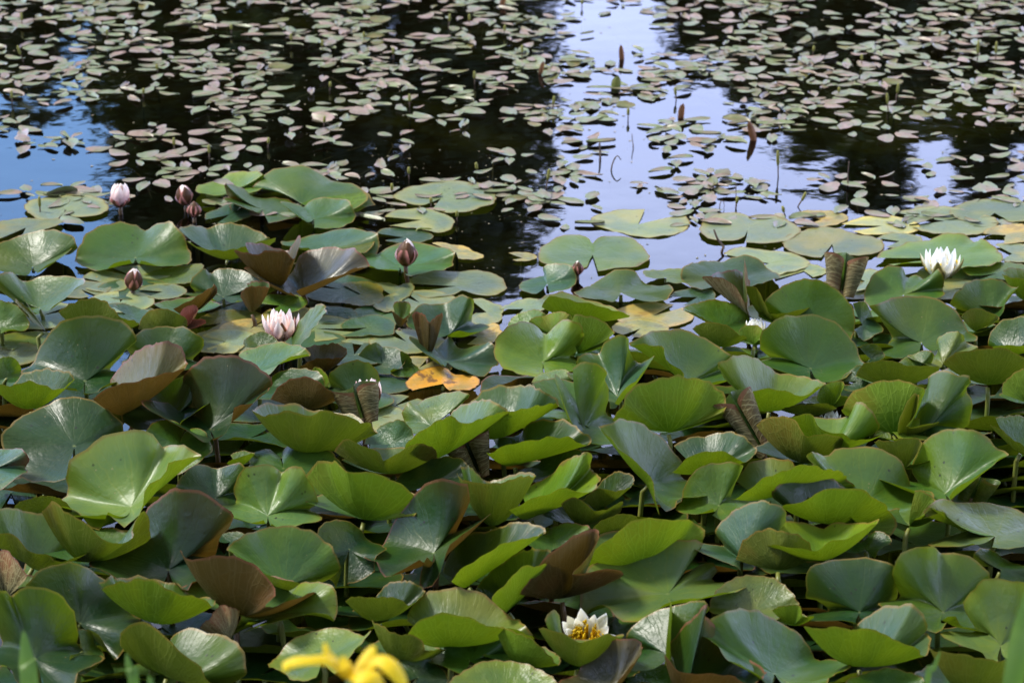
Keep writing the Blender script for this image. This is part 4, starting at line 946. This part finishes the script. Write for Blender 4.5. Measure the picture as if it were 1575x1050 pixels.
PW_LABEL = ['pale green oval pondweed leaf floating on the open water', 'pinkish oval pondweed leaf floating on the open water', 'dark olive oval pondweed leaf tilted at the water surface']
PW_CAT = 'leaf'
def pw_shape(L, wd, seed):
    rg = random.Random(seed); nt, nw = 8, 4; vs, uvs, fs = [], [], []
    cup = rg.uniform(-0.08, 0.30); bend = rg.uniform(-0.10, 0.16); tw = rg.uniform(-0.25, 0.25); bow = rg.uniform(-0.12, 0.12); ph = rg.uniform(0, 6)
    for j in range(nt+1):
        t = j/nt; w = wd*max(0.03, sin(pi*(0.03+0.94*t)**0.92))**0.62*0.5
        for i in range(nw+1):
            s = -1+2*i/nw
            x = (t-0.5)*L; y = w*s*(1+0.07*sin(7*t+ph)+0.05*sin(17*t+ph*2)*s)+bow*L*(2*t-1)**2*0.5; z = cup*wd*s*s+bend*L*(2*t-1)**2*0.5+tw*y*(2*t-1)
            vs.append(Vector((x, y, z))); uvs.append((0.5+0.5*s, t))
    zmin = min(v.z for v in vs)
    for v in vs: v.z -= zmin
    m = nw+1
    for j in range(nt):
        for i in range(nw): fs.append((j*m+i, (j+1)*m+i, (j+1)*m+i+1, j*m+i+1))
    return vs, fs, uvs
PW_SHAPES = [pw_shape(1.0, rs, 40+i) for i, rs in enumerate((0.38, 0.44, 0.50, 0.56, 0.42, 0.62, 0.34, 0.52, 0.47, 0.58, 0.40, 0.66))]
PW_MESH = {}
def pw_mesh(si, ti):
    if (si, ti) not in PW_MESH:
        vs, fs, uvs = PW_SHAPES[si]; o = mesh_obj('pondweed_leaf', vs, fs, M_PW[ti], uvs=uvs); me = o.data; bpy.data.objects.remove(o); PW_MESH[(si, ti)] = me
    return PW_MESH[(si, ti)]
from mathutils import noise as mn
def lerp_tab(tab, x):
    for (a, va), (b, vb) in zip(tab, tab[1:]):
        if x <= b: return va+(vb-va)*max(0, min(1, (x-a)/(b-a)))
    return tab[-1][1]
def pw_density(x, y):
    if y > 352: return 0
    if x < 860:                                        # left and middle, over the dark reflections
        d = lerp_tab([(-400, .55), (0, .80), (110, .92), (150, .62), (215, .42), (290, .45), (325, .25), (345, .0)], y)
        if 540 < x: d *= lerp_tab([(140, 1.0), (185, .32), (260, .22), (300, .8)], y)
        if x < 85: d *= lerp_tab([(110, 1.0), (150, .5), (300, .6)], y)
        if 80 < x < 250: d *= lerp_tab([(110, 1.0), (135, .5), (230, .5), (260, 1)], y)
    elif x < 1075 - max(0, (y-150))*0.2:                # bright lane of mirrored cloud
        e = min(1.0, abs(x-960)/115); d = (0.14+0.42*e**2)*lerp_tab([(-400, 1.0), (40, .9), (60, 1.25), (200, 1.0), (300, .8), (350, .4)], y)
        if 100 < y < 200: d *= 1.35
    else:
        d = lerp_tab([(-400, .55), (0, .80), (90, .85), (150, .62), (190, .42), (225, .22), (270, .17), (300, .34), (345, .30)], y)
    return d
rgp = random.Random(77); cells = {}; PW = []
CS = 0.05
def try_place(px, py, L, ang, ti, si, tilt):
    cx, cy = int(px/CS), int(py/CS)
    for i in (-1, 0, 1):
        for j in (-1, 0, 1):
            for (qx, qy) in cells.get((cx+i, cy+j), ()):
                if (qx-px)**2+(qy-py)**2 < (0.014)**2: return False
    cells.setdefault((cx, cy), []).append((px, py)); PW.append((px, py, L, ang, ti, si, tilt)); return True
y_near = at_z(787, 356, 0).y; y_far = 13.5
for k in range(9000):                                    # rosettes: a stem tip with a few leaves spreading from it
    wy = rgp.uniform(y_near, y_far); hw = 0.205*wy+0.25; wx = rgp.uniform(-hw, hw)
    sx_, sy_ = to_px(Vector((wx, wy, 0)))
    d = pw_density(sx_, sy_)
    if d <= 0: continue
    cl = mn.noise(Vector((wx*1.7, wy*1.3, 3.0)))*0.6+mn.noise(Vector((wx*5.0, wy*4.0, 9.0)))*0.6
    if rgp.random() > d*(0.80+1.4*cl): continue
    if sy_ < -60 and rgp.random() > 0.45: continue
    a0 = rgp.uniform(0, 2*pi); nl = rgp.choice((1, 2, 2, 3, 3, 4, 5)); hue = rgp.random()
    for q in range(nl):
        L = rgp.uniform(0.030, 0.072); ang = a0+q*2.4+rgp.uniform(-.4, .4); off = L*0.5+rgp.uniform(0.0, 0.03)
        u = 0.75*rgp.random()+0.25*hue; ti = 0 if u < 0.60 else 1 if u < 0.86 else 2
        tilt = rgp.uniform(0.0, 0.07) if ti < 2 else rgp.uniform(0.03, 0.4)
        if rgp.random() < 0.015: tilt = rgp.uniform(0.3, 0.7)
        px_, py_ = wx+cos(ang)*off, wy+sin(ang)*off
        if pw_density(*to_px(Vector((px_, py_, 0)))) <= 0: continue
        try_place(px_, py_, L, ang, ti, rgp.randrange(12), tilt)
PW.sort(key=lambda q: q[1])
vis = [q for q in PW if -20 < to_px(Vector((q[0], q[1], 0)))[0] < 1595 and to_px(Vector((q[0], q[1], 0)))[1] > -8]
ind = set(id(q) for q in vis[:300]); stuff = [q for q in PW if id(q) not in ind]
def pw_matrix(q, j):
    (px, py, L, ang, ti, si, tilt) = q
    return Matrix.Translation((px, py, 0.0012+0.0011*(j % 6))) @ Matrix.Rotation(ang, 4, 'Z') @ Matrix.Rotation(tilt*(1 if j % 2 else -1), 4, 'X') @ Matrix.Scale(L, 4)
PWO = []
for j, q in enumerate(vis[:300]):
    o = bpy.data.objects.new('pondweed_leaf', pw_mesh(q[5], q[4])); COL.objects.link(o); M4 = pw_matrix(q, j)
    lowest = min((M4 @ v.co).z for v in o.data.vertices)
    if lowest < -0.004: M4 = Matrix.Translation((0, 0, -0.004-lowest)) @ M4
    o.matrix_world = M4
    PWO.append((o, q)); tag(o, PW_LABEL[q[4]], PW_CAT, ('pale green pondweed leaves', 'pinkish pondweed leaves', 'dark olive pondweed leaves')[q[4]])
vs, fs, uvs, fm = [], [], [], []
for j, q in enumerate(stuff):
    M4 = pw_matrix(q, j); v0, f0, u0 = PW_SHAPES[q[5]]; o_ = len(vs)
    vv = [M4 @ p for p in v0]; lowest = min(p.z for p in vv); dz = -0.004-lowest if lowest < -0.004 else 0
    vs += [p+Vector((0, 0, dz)) for p in vv]; uvs += u0
    for f in f0: fs.append(tuple(i+o_ for i in f)); fm.append(q[4])
pst = mesh_obj('pondweed', vs, fs, None, uvs=uvs, mats=M_PW, fm=fm)
tag(pst, 'dense carpet of small oval pondweed leaves on the far water', 'pondweed', kind='stuff')
print('pondweed', len(vis), len(stuff))

# flower spikes, dead stems and standing bits over the pondweed
M_SPIKE = simple('pondweed_spike', (0.12, 0.13, 0.02), (0.22, 0.20, 0.04), 300, 0.6, None, 0.3, 0.002)
M_DEAD = simple('dead_stem', (0.035, 0.022, 0.012), (0.09, 0.055, 0.028), 60, 0.7)
M_RUST = simple('rust_leaf', (0.10, 0.04, 0.015), (0.18, 0.085, 0.04), 40, 0.5, (0.2, 0.08, 0.02))
SPIKES = []
def spike(x, y, hpx, lean):
    b = at_z(x, y, 0.0); k = depth_of(b)/FPX; H = max(0.022, hpx*k/cos(PITCH))
    root = empty('pondweed_spike', b); lx = lean*H
    tv, tf = tube([Vector((-lx*0.6, 0.01, -0.08)), Vector((0, 0, 0)), Vector((lx*0.5, 0, H*0.45))], [0.0016, 0.0016, 0.0016], 6); mesh_obj('stalk', tv, tf, M_DEAD, root)
    P = [Vector((lx*0.5, 0, H*0.42)), Vector((lx*0.62, 0, H*0.55)), Vector((lx*0.82, 0, H*0.80)), Vector((lx*0.95, 0, H*0.95)), Vector((lx, 0, H))]
    tv, tf = tube(P, [0.0022, 0.0036, 0.0036, 0.0028, 0.0008], 7); mesh_obj('flower_head', tv, tf, M_SPIKE, root)
    SPIKES.append(root); return tag(root, 'small upright green pondweed flower spike above the water', 'flower spike', 'pondweed flower spikes')
for (x, y, h, l) in [(840, 290, 30, .15), (62, 330, 28, 0), (803, 90, 20, 0), (850, 170, 22, .1), (966, 185, 18, 0), (1197, 272, 40, -.05), (1503, 98, 34, 0), (1531, 95, 30, 0),
    (1378, 155, 26, .1), (1366, 172, 28, -.1), (1290, 148, 14, 0), (730, 130, 20, 0), (630, 165, 20, 0), (603, 300, 18, 0), (735, 268, 18, -.15), (629, 275, 18, 0), (268, 232, 20, 0),
    (322, 245, 22, 0), (412, 228, 16, .1), (498, 195, 16, .1), (507, 140, 14, .1), (448, 70, 18, 0), (496, 78, 16, 0), (356, 52, 14, 0), (34, 40, 20, 0), (36, 95, 24, -.3), (19, 160, 20, 0),
    (1227, 318, 22, .5), (1208, 333, 16, -.3), (1132, 320, 18, .1), (663, 318, 14, 0), (703, 340, 16, 0), (242, 113, 14, 0), (605, 90, 16, 0), (690, 42, 20, .1), (722, 40, 18, 0), (895, 12, 12, 0),
    (1040, 155, 20, -.1), (1250, 85, 14, .1), (1325, 100, 16, 0), (1445, 62, 16, 0), (165, 60, 14, 0), (220, 150, 14, .1), (560, 62, 12, 0), (775, 55, 16, .1), (1560, 150, 16, 0)]:
    spike(x, y, h, l)
def stem(label, pts, r, mat=M_DEAD, name='dead_stem', grp=None):
    b = at_z(pts[0][0], pts[0][1], 0); k = depth_of(b)/FPX
    P = [Vector((0, 0, -0.06))]+[C_R*((x-pts[0][0])*k)+C_U*((pts[0][1]-y)*k) for (x, y) in pts]
    P = smoothpath(P, 12); tv, tf = tube(P, [r*(1-0.5*i/12) for i in range(13)], 6)
    o = mesh_obj(name, tv, tf, mat); o.location = b; return tag(o, label, 'stem', grp)
stem('dark bent dead stem rising from open water beside a notched pad', [(1110, 388), (1113, 380), (1104, 368), (1098, 353)], 0.0036)
stem('thin straight brown stem standing alone in the bright water', [(1304, 286), (1304, 270), (1306, 248)], 0.0022)
stem('short brown reed stub standing beside pinkish pondweed', [(923, 246), (923, 232), (922, 219)], 0.0036)
stem('fine grey stem beside the short brown reed stub', [(974, 228), (973, 218), (972, 206)], 0.0018)
stem('fine brown stem poking up near the round pondweed leaves', [(1132, 312), (1132, 300), (1132, 282)], 0.0016)
stem('thin stalk curling in a small loop above the water', [(1107, 320), (1108, 312), (1111, 308), (1114, 314), (1113, 322)], 0.0012)
stem('curved dead stalk arching over the pondweed carpet', [(380, 158), (384, 147), (394, 146), (402, 158)], 0.0018)
stem('short curled stalk near the pondweed carpet edge', [(940, 262), (945, 245), (950, 240), (955, 246)], 0.0022)
stem('greenish bent stalk crossing the notched lily pads', [(640, 356), (652, 352), (664, 353), (668, 368)], 0.0034, M_STALK)
def stander(label, x, y, hpx, wpx, lean, mat):
    b = at_z(x, y, 0.0); k = depth_of(b)/FPX; H = hpx*k/cos(PITCH); w = wpx*k
    pts = [Vector((0, 0, -0.03)), Vector((0, 0, 0)), Vector((lean*H*0.4, 0, H*0.5)), Vector((lean*H, 0, H))]
    v, f, u = ribbon(smoothpath(pts, 8), [w*0.5, w*0.8, w, w, w, w, w*0.9, w*0.6, w*0.08], Vector((0.2, -1, 0)), 0.35)
    o = mesh_obj('standing_leaf', v, f, mat, uvs=u); o.location = b; return tag(o, label, 'leaf')
stander('rusty brown folded leaf standing upright with its mirror image below', 1160, 217, 30, 11, -0.3, M_RUST)
stander('pinkish brown leaf standing straight up in the bright lane', 957, 92, 22, 8, -0.1, M_RUST)
stander('dark green leaf standing on edge in the bright lane', 948, 138, 20, 15, 0.1, M_STALK)
stander('short brown curled leaf standing among right hand pondweed stubs', 1048, 182, 22, 10, 0.1, M_RUST)
stander('small rust coloured leaf standing at the dark reflection edge', 832, 115, 20, 7, 0.2, M_RUST)
stander('pink curled leaf standing up near the upper pond edge', 773, 10, 16, 9, 0.2, M_RUST)

# ------------------------------------------------------------------ labels of the lily leaves
LM = [(lb, o.location.copy()) for lb, o in FLOWERS]
SHORT = {0: 'the half open pale pink flower', 1: 'the pink bud with parted sepals', 2: 'the closed brown bud', 3: 'the insect speckled pink bud', 4: 'the upright striped bud',
         5: 'the wide open pink flower', 6: 'the half hidden pale pink flower', 7: 'the small white tipped bud', 8: 'the open cream white flower', 9: 'the white petal tips',
         10: 'the cream flower in boat leaf', 11: 'the yellow centred white flower'}
LAND = [(SHORT[i], o.location.copy()) for i, (lb, o) in enumerate(FLOWERS)]
for o in list(COL.objects):
    if o.name.startswith('rolled_lily_leaf') and o.parent is None:
        LAND.append(({'dry': 'the dry tan rolled leaf', 'bro': 'the brown rolled cone leaf', 'sma': 'the small olive rolled leaf', 'cre': 'the cream edged unrolling leaf', 'sho': 'the short olive tube leaf'}[o['label'][:3]], o.location.copy()))
LAND.append(('the yellow iris', at_z(531, 1030, 0.05))); LAND.append(('the broad iris blade', at_z(36, 1010, 0.05))); LAND.append(('the wide leaning iris blade', at_z(1565, 1000, 0.05)))
TONE = {'dark': 'dark glossy green', 'wax': 'waxy green', 'lime': 'bright green', 'blue': 'blue green', 'purple': 'purplish grey', 'pale': 'pale green', 'pad': 'pale grey green', 'yellow': 'yellow',
        'ypad': 'yellowish', 'murk': 'murky olive', 'olv': 'olive'}
UT = {'olive': 'olive', 'lime': 'lime green', 'brown': 'brown', 'tan': 'tan', 'red': 'reddish'}
ORD = ['nearest to', 'second from', 'third from', 'fourth from', 'fifth from', 'sixth from', 'seventh from', 'eighth from', 'ninth from', 'tenth from', 'eleventh from', 'twelfth from', 'thirteenth from', 'fourteenth from', 'fifteenth from', 'sixteenth from', 'seventeenth from', 'eighteenth from', 'nineteenth from', 'twentieth from']+['well away from']*60
byk = {}
for d in LEAF_INFO:
    if d['top'] == 'yellow':
        tag(d['o'], 'bright yellow dying lily leaf with dark rotten patches on the water', 'leaf', 'lily leaves'); continue
    L0 = min(range(len(LAND)), key=lambda i: (LAND[i][1]-d['c']).xy.length)
    ph = {'F': 'raised %s lily leaf' % TONE[d['top']], 'U': 'cupped lily leaf with %s underside' % UT[d['und']], 'P': 'flat floating %s lily pad' % TONE[d['top']], 'L': 'low shaded lily leaf with %s underside' % UT[d['und']]}[d['kind']]
    byk.setdefault((ph, L0), []).append(((LAND[L0][1]-d['c']).xy.length, d))
for (ph, L0), lst in byk.items():
    lst.sort(key=lambda q: q[0])
    for i, (ds, d) in enumerate(lst):
        lb = ph+', '+(ORD[i] if len(lst) > 1 else 'beside')+' '+LAND[L0][0]
        tag(d['o'], lb, 'leaf', FILL_GROUP if d['kind'] == 'L' else 'lily leaves')

PL = [('the rusty standing leaf', at_z(1160, 217)), ('the pink standing leaf', at_z(957, 92)), ('the green standing leaf', at_z(948, 138)), ('the short brown curled leaf', at_z(1048, 182)),
      ('the rust coloured standing leaf', at_z(832, 115)), ('the dark bent stem', at_z(1110, 388)), ('the lone straight stem', at_z(1304, 286)), ('the brown reed stub', at_z(923, 246)),
      ('the stem loop', at_z(1107, 320)), ('the arched dead stalk', at_z(380, 158)), ('the short curled stalk', at_z(940, 262)), ('the half open pink flower', at_z(185, 319)), ('the two pink buds', at_z(290, 322)),
      ('the large notched pad', at_z(685, 300)), ('the yellowish pads', at_z(1330, 335)), ('the tall spike', at_z(1197, 272)), ('the far right pads', at_z(1530, 320)), ('the lifted green leaf pair', at_z(460, 270))]
spb = {}
for o in SPIKES: spb.setdefault(min(range(len(PL)), key=lambda i: (PL[i][1]-o.location).length), []).append(o)
for i, lst in spb.items():
    lst.sort(key=lambda o: (PL[i][1]-o.location).length)
    for k, o in enumerate(lst): o['label'] = 'upright green pondweed flower spike, '+(ORD[k] if len(lst) > 1 else 'beside')+' '+PL[i][0]
for o, q in PWO:
    p = Vector((q[0], q[1], 0)); nm = min(PL, key=lambda a: (a[1]-p).length)
    sz = 'small' if q[2] < 0.060 else 'large' if q[2] > 0.072 else 'oval'
    cl = ('pale green', 'pinkish', 'dark olive')[q[4]]; pose = 'lying flat' if q[6] < 0.08 else 'tilted up'
    o['label'] = '%s %s pondweed leaf %s on the water around %s' % (sz, cl, pose, nm[0])
    o['group'] = '%s %s pondweed leaves %s around %s' % (sz, cl, pose, nm[0])

# ------------------------------------------------------------------ duckweed, leaf crumbs and drowned stems
M_CRUMB = simple('water_crumbs', (0.10, 0.11, 0.045), (0.22, 0.17, 0.10), 55, 0.6)
rgc = random.Random(5); vs, fs = [], []
for k in range(5200):
    wy = rgc.uniform(at_z(787, 560, 0).y, 9.5); hw = 0.2*wy+0.1; wx = rgc.uniform(-hw, hw); sx_, sy_ = to_px(Vector((wx, wy, 0)))
    cl = mn.noise(Vector((wx*3, wy*2.2, 1.0)))
    if rgc.random() > 0.35+1.1*cl: continue
    r0 = 0.0011+0.0045*rgc.random()**2.6; a0 = rgc.uniform(0, 6.28); st_ = rgc.uniform(0.4, 1.0); o_ = len(vs); m = 5
    for q in range(m):
        a = a0+q*2*pi/m; rr = r0*rgc.uniform(0.6, 1.2); dx, dy = cos(a)*rr, sin(a)*rr*st_
        vs.append(Vector((wx+dx*cos(a0)-dy*sin(a0), wy+dx*sin(a0)+dy*cos(a0), 0.0006+0.0010*rgc.random())))
    fs.append(tuple(range(o_, o_+m)))
tag(mesh_obj('duckweed', vs, fs, M_CRUMB, smooth=False), 'tiny floating duckweed and leaf crumbs strewn over the water', 'duckweed', kind='stuff')
M_SUB = simple('drowned_stem', (0.20, 0.17, 0.12), (0.30, 0.27, 0.22), 20, 0.7)
vs, fs = [], []
for k in range(150):
    wy = rgc.uniform(6.0, 9.0); hw = 0.2*wy; wx = rgc.uniform(-hw, hw); a = rgc.gauss(0, 0.9)+(pi if rgc.random() < 0.5 else 0); L = rgc.uniform(0.06, 0.22); z = rgc.uniform(-0.03, -0.008); c = rgc.uniform(-1.2, 1.2)
    P = [Vector((wx+cos(a+c*t)*L*t, wy+sin(a+c*t)*L*t, z-0.05*t*t)) for t in (0, .25, .5, .75, 1)]
    v, f = tube(P, [0.0012]*5, 4); o_ = len(vs); vs += v; fs += [tuple(i+o_ for i in g) for g in f]
tag(mesh_obj('drowned_stems', vs, fs, M_SUB), 'thin pale weed stems lying just under the water surface', 'weed', kind='stuff')

# ------------------------------------------------------------------ the same bed of lily leaves going on past both sides of the picture
vs, fs, uvs, fm, mats = [], [], [], [], []
for d in LEAF_INFO:
    if d['kind'] == 'L': continue
    bl = [c for c in d['o'].children if c.name.startswith('blade')][0]; me = bl.data; p0 = d['o'].location
    wv = [p0+v.co for v in me.vertices]
    for sgn in (-1, 1):
        dx = sgn*(0.362*depth_of(p0)+0.03); P = [v+Vector((dx, 0, 0)) for v in wv]; xs = [to_px(v)[0] for v in P]
        if not ((sgn > 0 and min(xs) > 1588 and max(xs) < 2150) or (sgn < 0 and max(xs) < -12 and min(xs) > -560)): continue
        o_ = len(vs); vs += P; uvl = me.uv_layers[0].data; u = [None]*len(wv)
        for l in me.loops: u[l.vertex_index] = tuple(uvl[l.index].uv)
        uvs += [q or (0.5, 0.5) for q in u]
        m = me.materials[0]
        if m not in mats: mats.append(m)
        for f in me.polygons: fs.append(tuple(i+o_ for i in f.vertices)); fm.append(mats.index(m))
tag(mesh_obj('lily_leaves', vs, fs, None, uvs=uvs, mats=mats, fm=fm), 'mass of raised lily leaves going on along the bank', 'leaves', kind='stuff')
print('beyond', len(fs))
